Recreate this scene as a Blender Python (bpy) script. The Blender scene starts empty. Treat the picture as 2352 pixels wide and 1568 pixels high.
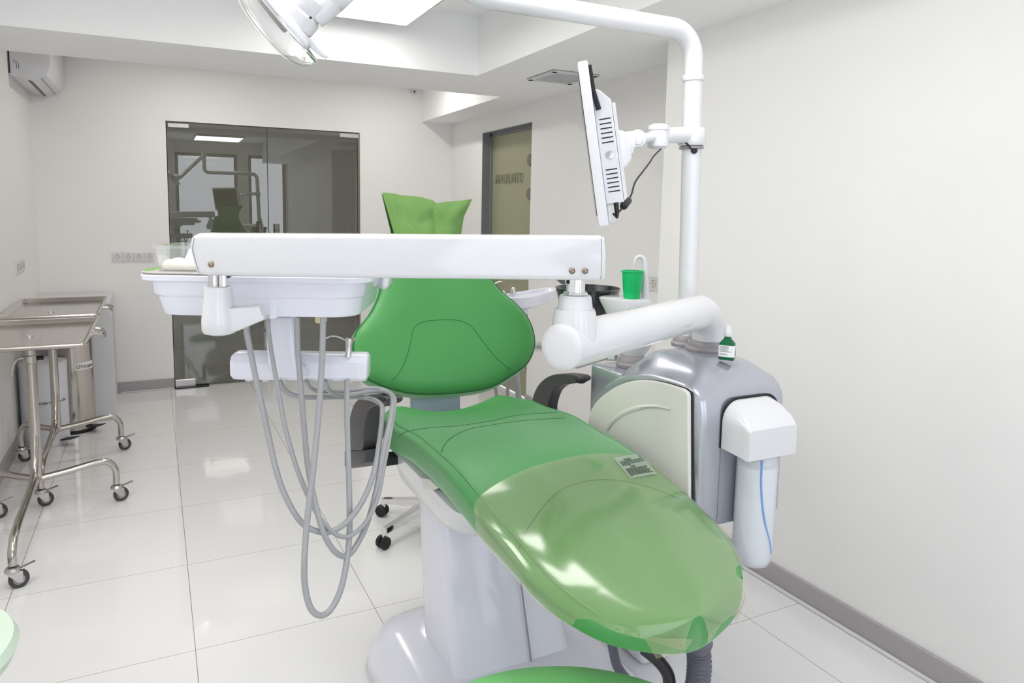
import bpy, bmesh, math, random
import numpy as np
from mathutils import Vector, Matrix
from mathutils.bvhtree import BVHTree
random.seed(3)
R = math.radians
C = bpy.context.scene.collection

# ------------------------------------------------------------------ camera
H = 1.43
FX, PX, PY = 1592.03, 1099.57, 663.35
YAW, PITCH, ROLL = R(25.06399), R(-6.29694), R(0.83746)
_fw = np.array([math.sin(YAW)*math.cos(PITCH), math.cos(YAW)*math.cos(PITCH), math.sin(PITCH)])
_r0 = np.array([math.cos(YAW), -math.sin(YAW), 0.0]); _u0 = np.cross(_r0, _fw)
_rt = math.cos(ROLL)*_r0 + math.sin(ROLL)*_u0
_up = -math.sin(ROLL)*_r0 + math.cos(ROLL)*_u0
_O = np.array([0, 0, H])
cam_d = bpy.data.cameras.new('camera'); cam = bpy.data.objects.new('camera', cam_d); C.objects.link(cam)
cam_d.sensor_width = 36.0; cam_d.lens = FX/2352*36
cam_d.shift_x = (1176-PX)/2352; cam_d.shift_y = -(784-PY)/2352
cam_d.clip_start = 0.02
cam.matrix_world = Matrix(((_rt[0], _up[0], -_fw[0], 0), (_rt[1], _up[1], -_fw[1], 0), (_rt[2], _up[2], -_fw[2], H), (0, 0, 0, 1)))
bpy.context.scene.camera = cam

# ------------------------------------------------------------------ world, daylight, exposure
sc = bpy.context.scene
sc.view_settings.view_transform = 'Standard'; sc.view_settings.look = 'None'
sc.view_settings.exposure = -0.40; sc.view_settings.gamma = 1.0
sc.view_settings.use_curve_mapping = False
w = bpy.data.worlds.new('sky'); sc.world = w; w.use_nodes = True
w.node_tree.nodes['Background'].inputs[0].default_value = (0.86, 0.9, 1.0, 1)
w.node_tree.nodes['Background'].inputs[1].default_value = 2.2

def area(name, loc, rot, sx, sy, power, col):
    l = bpy.data.lights.new(name, 'AREA'); l.shape = 'RECTANGLE'; l.size = sx; l.size_y = sy
    l.energy = power; l.color = col
    o = bpy.data.objects.new(name, l); o.location = loc; o.rotation_euler = rot; C.objects.link(o); return o
WIN = [(-0.68, 0.20), (0.34, 1.32), (1.50, 2.13)]
for i, (a, b) in enumerate(WIN):   # overcast daylight through the rear windows; the leftmost is unseen, added for light
    area('window_daylight', ((a+b)/2, -0.93, 1.42), (R(90), 0, R(0)), b-a, 1.85, 11*(b-a), (0.975, 0.985, 1.0))

# pixel -> point helpers
def ray(x, y): return _fw + _rt*(x-PX)/FX - _up*(y-PY)/FX
def D(x, y, d): return Vector(_O + ray(x, y)*d)
def onz(x, y, z): r = ray(x, y); return Vector(_O + r*((z-H)/r[2]))
def onx(x, y, X): r = ray(x, y); return Vector(_O + r*(X/r[0]))
def ony(x, y, Y): r = ray(x, y); return Vector(_O + r*(Y/r[1]))
HF = Vector((math.sin(YAW), math.cos(YAW), 0)); HR = Vector((math.cos(YAW), -math.sin(YAW), 0)); UZ = Vector((0, 0, 1))
def onp(x, y, P0, N):
    r = Vector(ray(x, y)); o = Vector(_O); return o + r*((Vector(P0)-o).dot(N)/r.dot(N))
def V(x, y, d, k=1.0):     # point on the vertical plane facing the camera at distance d
    return onp(x, y, HF*d, HF)

# ------------------------------------------------------------------ materials
def lin(c):
    return tuple(((v/255/12.92) if v/255 <= 0.04045 else ((v/255+0.055)/1.055)**2.4) for v in c)
def mat(name, rgb, rough=0.4, metal=0.0, spec=0.5, coat=0.0, noise=0.02, nscale=12.0, bump=0.0, bscale=300.0, trans=0.0, ior=1.45, alpha=1.0, sub=0.0, emit=None):
    m = bpy.data.materials.new(name); m.use_nodes = True
    nt = m.node_tree; p = nt.nodes['Principled BSDF']
    tc = nt.nodes.new('ShaderNodeTexCoord')
    n = nt.nodes.new('ShaderNodeTexNoise'); n.inputs['Scale'].default_value = nscale; n.inputs['Detail'].default_value = 3
    nt.links.new(tc.outputs['Object'], n.inputs['Vector'])
    mr = nt.nodes.new('ShaderNodeMix'); mr.data_type = 'RGBA'
    a = lin(rgb); lo = tuple(max(0, v*(1-noise)) for v in a); hi = tuple(min(1, v*(1+noise)) for v in a)
    mr.inputs[6].default_value = (*lo, 1); mr.inputs[7].default_value = (*hi, 1)
    nt.links.new(n.outputs['Fac'], mr.inputs[0]); nt.links.new(mr.outputs[2], p.inputs['Base Color'])
    p.inputs['Roughness'].default_value = rough; p.inputs['Metallic'].default_value = metal
    p.inputs['Specular IOR Level'].default_value = spec; p.inputs['Coat Weight'].default_value = coat
    p.inputs['Coat Roughness'].default_value = 0.04
    p.inputs['Transmission Weight'].default_value = trans; p.inputs['IOR'].default_value = ior
    p.inputs['Alpha'].default_value = alpha
    if sub: p.inputs['Subsurface Weight'].default_value = sub; p.inputs['Subsurface Radius'].default_value = (0.01, 0.01, 0.01)
    if emit: p.inputs['Emission Color'].default_value = (*lin(emit[0]), 1); p.inputs['Emission Strength'].default_value = emit[1]
    if bump:
        n2 = nt.nodes.new('ShaderNodeTexNoise'); n2.inputs['Scale'].default_value = bscale
        nt.links.new(tc.outputs['Object'], n2.inputs['Vector'])
        b = nt.nodes.new('ShaderNodeBump'); b.inputs['Strength'].default_value = bump; b.inputs['Distance'].default_value = 0.001
        nt.links.new(n2.outputs['Fac'], b.inputs['Height']); nt.links.new(b.outputs[0], p.inputs['Normal'])
    return m
M = {}
M['wall'] = mat('wall_paint', (240, 239, 237), 0.75, noise=0.012, nscale=3, bump=0.15, bscale=120)
M['ceil'] = mat('ceiling_paint', (250, 250, 250), 0.85, noise=0.01)
M['base'] = mat('baseboard_grey', (172, 166, 168), 0.4, noise=0.02)
M['white'] = mat('white_enamel', (218, 218, 221), 0.12, spec=0.5, coat=0.4, noise=0.005)
M['whitem'] = mat('white_plastic', (220, 220, 223), 0.32, noise=0.008)
M['lilac'] = mat('cool_white_plastic', (230, 230, 241), 0.16, coat=0.3, noise=0.006)
M['green'] = mat('green_upholstery', (56, 140, 64), 0.42, spec=0.5, noise=0.03, nscale=8, bump=0.25, bscale=700)
_p = M['green'].node_tree.nodes['Principled BSDF']; _p.inputs['Coat Weight'].default_value = 0.35; _p.inputs['Coat Roughness'].default_value = 0.45; _p.inputs['Sheen Weight'].default_value = 0.42; _p.inputs['Sheen Roughness'].default_value = 0.5; _p.inputs['Sheen Tint'].default_value = (0.75, 1.0, 0.8, 1)
M['dgreen'] = mat('dark_green_stitching', (24, 104, 46), 0.6)
M['lgreen'] = mat('light_green_upholstery', (128, 205, 124), 0.42, noise=0.02, bump=0.2, bscale=600)
M['mint'] = mat('pale_mint_upholstery', (205, 222, 205), 0.45)
M['black'] = mat('black_rubber', (26, 24, 30), 0.45)
M['arm'] = mat('charcoal_plastic', (70, 68, 70), 0.42, bump=0.1, bscale=500)
M['dark'] = mat('dark_plastic', (40, 38, 44), 0.35)
M['hose'] = mat('grey_hose', (162, 162, 165), 0.35, noise=0.03)
M['corr'] = mat('corrugated_grey', (96, 96, 110), 0.3)
M['chrome'] = mat('chrome', (225, 225, 228), 0.06, metal=1, noise=0.01)
M['steel'] = mat('stainless_steel', (196, 190, 184), 0.16, metal=1, noise=0.03)
M['brush'] = mat('brushed_steel', (200, 196, 196), 0.3, metal=1, noise=0.03)
M['silver'] = mat('silver_lacquer', (182, 184, 194), 0.24, metal=0.55, coat=0.6, noise=0.02)
M['panel'] = mat('warm_white_panel', (216, 215, 208), 0.35, noise=0.01)
M['gask'] = mat('grey_gasket', (150, 145, 148), 0.4)
M['bracket'] = mat('blue_grey_plate', (168, 184, 196), 0.4)
M['cap'] = mat('bottle_clear_blue', (238, 242, 248), 0.3, trans=0.0, sub=0.4)
M['tube_blue'] = mat('blue_tube', (120, 160, 220), 0.4)
M['cup'] = mat('green_cup', (0, 186, 106), 0.3, sub=0.3, noise=0.02)
M['bott'] = mat('green_bottle', (0, 98, 56), 0.2, noise=0.02)
M['paper'] = mat('label_paper', (234, 234, 232), 0.6)
M['ink'] = mat('ink', (40, 50, 46), 0.6)
M['inkg'] = mat('grey_lettering', (134, 134, 110), 0.7)
M['cream'] = mat('cream_napkins', (246, 242, 226), 0.7, noise=0.02)
M['mat'] = mat('grey_silicone_mat', (160, 155, 150), 0.5)
M['bowl'] = mat('smoked_glass', (34, 38, 40), 0.06, coat=0.6)
M['bin'] = mat('white_bin', (226, 226, 232), 0.3)
M['jamb'] = mat('grey_door_frame', (128, 130, 132), 0.4)
M['hinge'] = mat('hinge_grey', (126, 116, 110), 0.45)
M['amber'] = mat('amber_glass', (226, 214, 170), 0.15)
M['brass'] = mat('bronze_screw', (150, 138, 122), 0.28, metal=1)
M['cork'] = mat('corridor_floor', (120, 116, 110), 0.3)
M['corrw'] = mat('corridor_wall', (128, 126, 118), 0.7)
M['frost'] = mat('frosted_green_glass', (158, 158, 130), 0.35, noise=0.03, nscale=1.2)
M['screen'] = mat('dark_screen', (30, 32, 36), 0.12)
M['lamp_e'] = mat('lamp_glass', (255, 255, 255), 0.5, emit=((255, 253, 250), 12))
M['lamp_d'] = mat('lamp_glass_dimmed', (255, 255, 255), 0.5, emit=((255, 253, 250), 5.0))
M['warm_e'] = mat('warm_lamp_glass', (255, 240, 215), 0.5, emit=((255, 238, 210), 16))
M['winf'] = mat('window_frame_paint', (150, 148, 142), 0.5)

def glassy(name, tint, gloss, rough=0.01, diff=0.0, dcol=(1, 1, 1), trc=None):
    """thin see-through sheet: tinted transparency + fresnel-free gloss + a little milky diffuse"""
    m = bpy.data.materials.new(name); m.use_nodes = True; nt = m.node_tree
    for n in list(nt.nodes):
        if n.type != 'OUTPUT_MATERIAL': nt.nodes.remove(n)
    out = [n for n in nt.nodes if n.type == 'OUTPUT_MATERIAL'][0]
    tr = nt.nodes.new('ShaderNodeBsdfTransparent'); tr.inputs[0].default_value = (*tint, 1)
    gl = nt.nodes.new('ShaderNodeBsdfGlossy'); gl.inputs['Roughness'].default_value = rough
    df = nt.nodes.new('ShaderNodeBsdfDiffuse'); df.inputs[0].default_value = (*dcol, 1)
    tc = nt.nodes.new('ShaderNodeTexCoord'); nz = nt.nodes.new('ShaderNodeTexNoise'); nz.inputs['Scale'].default_value = 6
    nt.links.new(tc.outputs['Object'], nz.inputs['Vector'])
    mp = nt.nodes.new('ShaderNodeMapRange'); mp.inputs[3].default_value = diff*0.9; mp.inputs[4].default_value = min(1, diff*1.1)
    nt.links.new(nz.outputs['Fac'], mp.inputs[0])
    m1 = nt.nodes.new('ShaderNodeMixShader'); nt.links.new(mp.outputs[0], m1.inputs[0])
    nt.links.new(tr.outputs[0], m1.inputs[1]); nt.links.new(df.outputs[0], m1.inputs[2])
    lw = nt.nodes.new('ShaderNodeLayerWeight'); lw.inputs[0].default_value = 0.25
    mg = nt.nodes.new('ShaderNodeMapRange'); mg.inputs[3].default_value = gloss; mg.inputs[4].default_value = min(1, gloss+0.5)
    nt.links.new(lw.outputs['Facing'], mg.inputs[0])
    m2 = nt.nodes.new('ShaderNodeMixShader'); nt.links.new(mg.outputs[0], m2.inputs[0])
    nt.links.new(m1.outputs[0], m2.inputs[1]); nt.links.new(gl.outputs[0], m2.inputs[2])
    nt.links.new(m2.outputs[0], out.inputs['Surface'])
    return m
M['doorglass'] = glassy('tinted_door_glass', (0.60, 0.60, 0.55), 0.12, 0.0, 0.26, lin((150, 150, 136)))
M['clear'] = glassy('clear_plastic', (0.96, 0.97, 0.98), 0.10, 0.03, 0.14, (0.9, 0.92, 0.95))
M['lens'] = glassy('clear_lens', (0.97, 0.98, 0.98), 0.16, 0.02, 0.05, (0.95, 0.97, 1))
M['film'] = glassy('cream_film', (0.97, 0.97, 0.92), 0.05, 0.13, 0.13, lin((222, 220, 160)))
M['sticker'] = glassy('clear_sticker', (0.95, 0.97, 0.96), 0.05, 0.25, 0.30, (0.72, 0.85, 0.78))
M['wglass'] = glassy('window_glass', (0.98, 0.99, 1.0), 0.05, 0.0, 0.0)
M['bottle'] = glassy('milky_bottle', (0.92, 0.94, 0.97), 0.05, 0.2, 0.5, lin((244, 246, 250)))

# floor: large glossy tiles, thin joints every 0.6 m
def floor_mat():
    m = mat('white_floor_tiles', (233, 232, 232), 0.055, spec=0.5, noise=0.012, nscale=2)
    nt = m.node_tree; p = nt.nodes['Principled BSDF']
    ge = nt.nodes.new('ShaderNodeNewGeometry'); sp = nt.nodes.new('ShaderNodeSeparateXYZ')
    nt.links.new(ge.outputs['Position'], sp.inputs[0])
    def line(sock, off, per, wd):
        a = nt.nodes.new('ShaderNodeMath'); a.operation = 'SUBTRACT'; a.inputs[1].default_value = off; nt.links.new(sock, a.inputs[0])
        b = nt.nodes.new('ShaderNodeMath'); b.operation = 'PINGPONG'; b.inputs[1].default_value = per/2; nt.links.new(a.outputs[0], b.inputs[0])
        c = nt.nodes.new('ShaderNodeMath'); c.operation = 'LESS_THAN'; c.inputs[1].default_value = wd; nt.links.new(b.outputs[0], c.inputs[0])
        return c.outputs[0]
    l1 = line(sp.outputs['X'], 0.0755, 0.602, 0.0013); l2 = line(sp.outputs['Y'], 2.298, 0.599, 0.0010)
    mx = nt.nodes.new('ShaderNodeMath'); mx.operation = 'MAXIMUM'; nt.links.new(l1, mx.inputs[0]); nt.links.new(l2, mx.inputs[1])
    old = p.inputs['Base Color'].links[0].from_socket
    mc = nt.nodes.new('ShaderNodeMix'); mc.data_type = 'RGBA'; nt.links.new(mx.outputs[0], mc.inputs[0]); nt.links.new(old, mc.inputs[6])
    mc.inputs[7].default_value = (*lin((158, 145, 132)), 1); nt.links.new(mc.outputs[2], p.inputs['Base Color'])
    # faint waviness that breaks up long reflections
    n2 = nt.nodes.new('ShaderNodeTexNoise'); n2.inputs['Scale'].default_value = 9; nt.links.new(ge.outputs['Position'], n2.inputs['Vector'])
    b = nt.nodes.new('ShaderNodeBump'); b.inputs['Strength'].default_value = 0.06; b.inputs['Distance'].default_value = 0.01
    nt.links.new(n2.outputs['Fac'], b.inputs['Height']); nt.links.new(b.outputs[0], p.inputs['Normal'])
    return m
M['floor'] = floor_mat()
def ribbed():
    m = mat('green_crepe_paper', (112, 152, 84), 0.85, noise=0.04, nscale=14)
    nt = m.node_tree; p = nt.nodes['Principled BSDF']
    tc = nt.nodes.new('ShaderNodeTexCoord'); wv = nt.nodes.new('ShaderNodeTexWave'); wv.inputs['Scale'].default_value = 70; wv.bands_direction = 'X'
    nt.links.new(tc.outputs['Object'], wv.inputs['Vector'])
    old = p.inputs['Base Color'].links[0].from_socket
    mc = nt.nodes.new('ShaderNodeMix'); mc.data_type = 'RGBA'; mc.blend_type = 'MULTIPLY'; mc.inputs[7].default_value = (0.72, 0.76, 0.72, 1)
    nt.links.new(wv.outputs['Fac'], mc.inputs[0]); nt.links.new(old, mc.inputs[6]); nt.links.new(mc.outputs[2], p.inputs['Base Color'])
    b = nt.nodes.new('ShaderNodeBump'); b.inputs['Strength'].default_value = 0.5; b.inputs['Distance'].default_value = 0.001
    nt.links.new(wv.outputs['Color'], b.inputs['Height']); nt.links.new(b.outputs[0], p.inputs['Normal'])
    return m
M['crepe'] = ribbed()

# ------------------------------------------------------------------ mesh helpers
def crom(pts, n=6, closed=False):
    P = [Vector(p) for p in pts]; out = []; N = len(P)
    rng = range(N if closed else N-1)
    for i in rng:
        a = P[(i-1) % N] if (closed or i > 0) else P[0]; b = P[i]; c = P[(i+1) % N]; d = P[(i+2) % N] if (closed or i+2 < N) else P[-1]
        for k in range(n):
            t = k/n; out.append(0.5*((2*b) + (c-a)*t + (2*a-5*b+4*c-d)*t*t + (3*b-3*c+d-a)*t**3))
    if not closed: out.append(P[-1])
    return out
class B:
    def __init__(s): s.bm = bmesh.new()
    def _merge(s, b2):
        me = bpy.data.meshes.new('t'); b2.to_mesh(me); s.bm.from_mesh(me); bpy.data.meshes.remove(me); b2.free()
    def box(s, lo, hi, bev=0.0, seg=3, mtx=None):
        b = bmesh.new(); bmesh.ops.create_cube(b, size=1)
        lo = Vector(lo); hi = Vector(hi); c = (lo+hi)/2; d = hi-lo
        for v in b.verts: v.co = Vector((v.co.x*d.x+c.x, v.co.y*d.y+c.y, v.co.z*d.z+c.z))
        if bev: bmesh.ops.bevel(b, geom=b.edges[:], offset=bev, segments=seg, profile=0.5, affect='EDGES', clamp_overlap=True)
        if mtx: bmesh.ops.transform(b, matrix=mtx, verts=b.verts)
        s._merge(b); return s
    def loft(s, rings, closed=True, caps=True):
        b = s.bm; vr = [[b.verts.new(p) for p in r] for r in rings]; n = len(rings[0])
        for i in range(len(vr)-1):
            for j in range(n if closed else n-1):
                k = (j+1) % n
                try: b.faces.new((vr[i][j], vr[i][k], vr[i+1][k], vr[i+1][j]))
                except ValueError: pass
        if caps and closed:
            for r in (vr[0][::-1], vr[-1]):
                try: b.faces.new(r)
                except ValueError: pass
        return s
    def tube(s, pts, r, n=14, caps=True, smooth=0, closed=False):
        P = [Vector(p) for p in pts]; rr = r if isinstance(r, (list, tuple)) else [r]*len(P)
        if smooth:
            k = len(P); P2 = crom(P, smooth, closed); rr = [rr[min(k-1, i//smooth)]*(1-(i % smooth)/smooth) + rr[min(k-1, i//smooth+1)]*((i % smooth)/smooth) for i in range(len(P2))]; P = P2
        T = []
        for i in range(len(P)):
            a = P[max(0, i-1)]; c = P[min(len(P)-1, i+1)]; T.append((c-a).normalized())
        up = Vector((0, 0, 1)) if abs(T[0].z) < 0.9 else Vector((1, 0, 0))
        nx = T[0].cross(up).normalized(); rings = []
        for i in range(len(P)):
            nx = (nx - T[i]*nx.dot(T[i])).normalized(); ny = T[i].cross(nx)
            rings.append([P[i] + (nx*math.cos(2*math.pi*k/n) + ny*math.sin(2*math.pi*k/n))*rr[i] for k in range(n)])
        return s.loft(rings, True, caps)
    def lathe(s, prof, org, ax=(0, 0, 1), n=32, sc=(1, 1)):
        ax = Vector(ax).normalized(); up = Vector((1, 0, 0)) if abs(ax.x) < 0.9 else Vector((0, 1, 0))
        u = (up-ax*up.dot(ax)).normalized(); v = ax.cross(u); org = Vector(org)
        rings = [[org+ax*z+(u*math.cos(2*math.pi*k/n)*sc[0]+v*math.sin(2*math.pi*k/n)*sc[1])*max(r, 1e-5) for k in range(n)] for r, z in prof]
        return s.loft(rings, True, True)
    def prism(s, pts, vec, bev=0.0, seg=3, center=False):
        b = bmesh.new(); vec = Vector(vec); P = [Vector(p)-(vec/2 if center else Vector()) for p in pts]
        f = b.faces.new([b.verts.new(p) for p in P]); r = bmesh.ops.extrude_face_region(b, geom=[f])
        bmesh.ops.translate(b, vec=vec, verts=[g for g in r['geom'] if isinstance(g, bmesh.types.BMVert)])
        bmesh.ops.recalc_face_normals(b, faces=b.faces)
        if bev:
            caps = [e for e in b.edges if abs((e.verts[0].co-e.verts[1].co).normalized().dot(vec.normalized())) < 0.5]
            bmesh.ops.bevel(b, geom=caps, offset=bev, segments=seg, profile=0.5, affect='EDGES', clamp_overlap=True)
        s._merge(b); return s
    def sphere(s, c, r, n=16, sc=(1, 1, 1), rot=None):
        b = bmesh.new(); bmesh.ops.create_uvsphere(b, u_segments=n, v_segments=max(8, n//2+2), radius=1)
        m = Matrix.Translation(Vector(c)) @ (rot.to_4x4() if rot else Matrix()) @ Matrix.Diagonal((r*sc[0], r*sc[1], r*sc[2], 1))
        bmesh.ops.transform(b, matrix=m, verts=b.verts); s._merge(b); return s
    def pad(s, outline, N, front, back, closed_n=0):
        """cushion from a planar outline: (scale, offset) rings on the front and the back"""
        c = sum((Vector(p) for p in outline), Vector())/len(outline); N = Vector(N)
        rings = []
        for q in back[::-1]: rings.append([c+(Vector(p)-c)*q[0] - N*q[1] + Vector((-0.10, 0, -0.25))*(q[2] if len(q) > 2 else 0) for p in outline])
        for sc_, of in front: rings.append([c+(Vector(p)-c)*sc_ + N*of for p in outline])
        return s.loft(rings, True, True)
def wpos(o):
    p = Vector()
    while o: p += o.location; o = o.parent
    return p
def obj(name, b, m, parent=None, ang=35, origin=None):
    bm = b.bm if isinstance(b, B) else b
    bmesh.ops.recalc_face_normals(bm, faces=bm.faces)
    me = bpy.data.meshes.new(name)
    if parent is None:
        if origin is None:
            xs = [v.co for v in bm.verts]
            origin = Vector(((min(p.x for p in xs)+max(p.x for p in xs))/2, (min(p.y for p in xs)+max(p.y for p in xs))/2, min(p.z for p in xs)))
        off = Vector(origin)
    else: off = wpos(parent)
    bmesh.ops.translate(bm, vec=-off, verts=bm.verts)
    bm.to_mesh(me); bm.free()
    for p in me.polygons: p.use_smooth = True
    me.set_sharp_from_angle(angle=R(ang))
    me.materials.append(m)
    o = bpy.data.objects.new(name, me); C.objects.link(o)
    if parent is None: o.location = off
    else: o.parent = parent
    return o
def thing(name, label, cat, loc, group=None):
    o = bpy.data.objects.new(name, None); C.objects.link(o); o.location = loc; o.empty_display_size = 0.05
    o['label'] = label; o['category'] = cat
    if group: o['group'] = group
    return o
def tag(o, label, cat, group=None, kind=None):
    o['label'] = label; o['category'] = cat
    if group: o['group'] = group
    if kind: o['kind'] = kind
    return o
def struct(name, b, m, parent=None):
    o = obj(name, b, m, parent)
    if parent is None: o['kind'] = 'structure'
    return o
def copy_tree(o, parent=None):
    c = o.copy(); C.objects.link(c)
    if parent: c.parent = parent
    for ch in [x for x in bpy.data.objects if x.parent == o]: copy_tree(ch, c)
    return c
def text_bm(body, size, bold=False, extrude=0.0003):
    cu = bpy.data.curves.new('t', 'FONT'); cu.body = body; cu.size = size; cu.extrude = extrude
    cu.align_x = 'LEFT'; cu.align_y = 'BOTTOM_BASELINE'
    if bold: cu.offset = size*0.02
    o = bpy.data.objects.new('t', cu); C.objects.link(o)
    dg = bpy.context.evaluated_depsgraph_get(); me = bpy.data.meshes.new_from_object(o.evaluated_get(dg))
    bpy.data.objects.remove(o); b = B(); b.bm.from_mesh(me); bpy.data.meshes.remove(me)
    return b
def place(b, org, u, v, sx=1, sy=1):
    u = Vector(u).normalized(); v = Vector(v).normalized(); n = u.cross(v)
    xs = [q.co.x for q in b.bm.verts]; ys = [q.co.y for q in b.bm.verts]
    for q in b.bm.verts: q.co = Vector(org)+u*q.co.x*sx+v*q.co.y*sy+n*q.co.z
    return b
def rrect(o, u, v, u0, u1, v0, v1, r, n=6):
    """rounded rectangle in the plane spanned by u, v"""
    P = []
    for (cu, cv, a0) in ((u1-r, v1-r, 0), (u0+r, v1-r, 90), (u0+r, v0+r, 180), (u1-r, v0+r, 270)):
        for k in range(n+1):
            a = R(a0+90*k/n); P.append(Vector(o)+Vector(u)*(cu+r*math.cos(a))+Vector(v)*(cv+r*math.sin(a)))
    return P

# ------------------------------------------------------------------ room
XL, XR, XN, YF, YB, ZS, ZC = -0.775, 2.48, 2.155, 5.925, -0.80, 2.222, 2.555
YE = 2.602            # where the thick near part of the right wall ends
struct('floor', B().box((XL-0.1, YB-0.1, -0.08), (2.9, YF+1.9, 0)), M['floor'])
struct('wall_left', B().box((XL-0.1, YB-0.1, 0), (XL, YF+0.12, 2.8)), M['wall'])
DX0, DX1, DZ = 0.103, 1.623, 2.094
b = B().box((XL, YF, 0), (DX0, YF+0.12, 2.8)).box((DX1, YF, 0), (2.62, YF+0.12, 2.8)).box((DX0, YF, DZ), (DX1, YF+0.12, 2.8))
struct('wall_far', b, M['wall'])
RY0, RY1, RZ = 4.440, 5.276, 2.081
b = B().box((XR, YE, 0), (XR+0.14, RY0, 2.8)).box((XR, RY1, 0), (XR+0.14, YF, 2.8)).box((XR, RY0, RZ), (XR+0.14, RY1, 2.8))
struct('wall_right', b, M['wall'])
struct('wall_right_near', B().box((XN, YB, 0), (XR+0.14, YE, 2.8)), M['wall'])
b = B().box((XL, YB-0.1, 0), (XN, YB, 0.5)).box((XL, YB-0.1, 2.353), (XN, YB, 2.8))
xs = [XL]+[v for q in WIN for v in q]+[XN]
for i in range(0, len(xs), 2): b.box((xs[i], YB-0.1, 0.5), (xs[i+1], YB, 2.353))
struct('wall_rear', b, M['wall'])
struct('ceiling', B().box((XL-0.1, YB-0.1, ZC), (XR+0.14, YF+0.12, ZC+0.1)), M['ceil'])
struct('trim_1', B().box((XL, 3.773, ZS), (XR, 4.369, ZC)), M['ceil'])
struct('trim_2', B().box((1.737, YB, ZS), (XN, YE, ZC)).box((1.737, YE, ZS), (XR, 3.773, ZC)), M['ceil'])
struct('trim_3', B().box((2.19, 4.369, ZS), (XR, YF, ZC)), M['ceil'])
BH, BT = 0.085, 0.012
def bb(name, lo, hi, along):
    b = B()
    b.box(lo, hi, 0.002, 1)
    struct(name, b, M['base'])
bb('baseboard_far', (XL, YF-BT, 0), (DX0, YF, BH), 'x')
bb('baseboard_left', (XL, YB, 0), (XL+BT, YF-BT, BH), 'y')
bb('baseboard_far_right', (DX1, YF-BT, 0), (XR, YF, BH), 'x')
bb('baseboard_right', (XR-BT, YE+BT, 0), (XR, RY0, BH), 'y')
bb('baseboard_right_corner', (XR-BT, RY1, 0), (XR, YF-BT, BH), 'y')
bb('baseboard_near', (XN-BT, YB, 0), (XN, YE, BH), 'y')
bb('baseboard_end', (XN-BT, YE, 0), (XR, YE+BT, BH), 'x')
struct('trim_4', B().box((XN-BT-0.016, YB, 0), (XN-BT, YE, 0.012), 0.005, 2), M['whitem'])
struct('trim_5', B().box((XL+0.5, YF-BT-0.014, 0), (DX0, YF-BT, 0.010), 0.004, 2), M['whitem'])
# windows of the rear wall, the leftmost an added one
for i, (a, c) in enumerate(WIN):
    f = struct('window_%d' % (i+1), B().box((a, YB-0.07, 0.5), (a+0.05, YB-0.02, 2.353)).box((c-0.05, YB-0.07, 0.5), (c, YB-0.02, 2.353)).box((a, YB-0.07, 0.5), (c, YB-0.02, 0.55)).box((a, YB-0.07, 2.303), (c, YB-0.02, 2.353)), M['winf'])
    obj('pane', B().box((a+0.05, YB-0.05, 0.55), (c-0.05, YB-0.044, 2.303)), M['wglass'], f)
# corridor behind the glass doors
b = B().box((DX0-0.6, YF+1.7, 0), (DX1+0.6, YF+1.8, 2.8)).box((DX0-0.7, YF+0.12, 0), (DX0-0.6, YF+1.8, 2.8)).box((DX1+0.6, YF+0.12, 0), (DX1+0.7, YF+1.8, 2.8)).box((DX0-0.7, YF+0.12, 2.5), (DX1+0.7, YF+1.8, 2.6))
struct('wall_corridor', b, M['corrw'])
area('corridor_fill_light', (0.9, YF+1.0, 2.48), (0, 0, 0), 0.6, 0.6, 5, (1, 0.97, 0.9))  # added fill, no fixture: lifts the dark behind the glass
struct('baseboard_corridor', B().box((DX0-0.6, YF+1.68, 0), (DX1+0.6, YF+1.7, 0.12)), M['arm'])
# inner frame of the right leaf reveal: tall bright strip in a dark edge
struct('trim_6', B().box((DX1-0.060, YF+0.050, 0), (DX1-0.001, YF+0.080, 1.96)), M['arm'])
struct('trim_7', B().box((DX1-0.045, YF+0.044, 0), (DX1-0.012, YF+0.050, 1.93)), M['whitem'])

# glass double door
g = thing('glass_double_door', 'dark tinted frameless glass double door in the far wall', 'door', ((DX0+DX1)/2, YF, 0))
xm = ony(613, 300, YF).x
for (a, c) in ((DX0+0.006, xm-0.003), (xm+0.003, DX1-0.022)):
    obj('glass_leaf', B().box((a, YF+0.004, 0.016), (c, YF+0.014, DZ-0.008)), M['doorglass'], g)
for (x0, y0, x1, y1) in ((385, 281, 434, 296), (779, 304.5, 823, 319), (402.5, 871, 450, 887)):
    p = ony(x0, y0, YF); q = ony(x1, y1, YF)
    obj('corner_clamp', B().box((p.x, YF-0.012, min(p.z, q.z)+0.004), (q.x, YF+0.022, max(p.z, q.z)-0.004), 0.003, 1), M['brush'], g)
obj('side_profile', B().box((DX1-0.018, YF-0.004, 0), (DX1-0.002, YF+0.03, DZ-0.004)), M['hinge'], g)
for px in (599, 636):
    c = ony(px, 560, YF)
    for dx in (-0.010, 0.010):
        obj('handle', B().tube([(c.x+dx, YF-0.05, 0.95), (c.x+dx, YF-0.05, 1.31)], 0.007, 10), M['hinge'], g)
    for zz in (1.0, 1.26): obj('handle_mount', B().tube([(c.x, YF-0.05, zz), (c.x, YF+0.004, zz)], 0.012, 10), M['hinge'], g)
obj('floor_pivot', B().box((DX0+0.002, YF-0.045, 0), (ony(480, 882, YF).x, YF+0.03, 0.010), 0.003, 1), M['black'], g)

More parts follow.
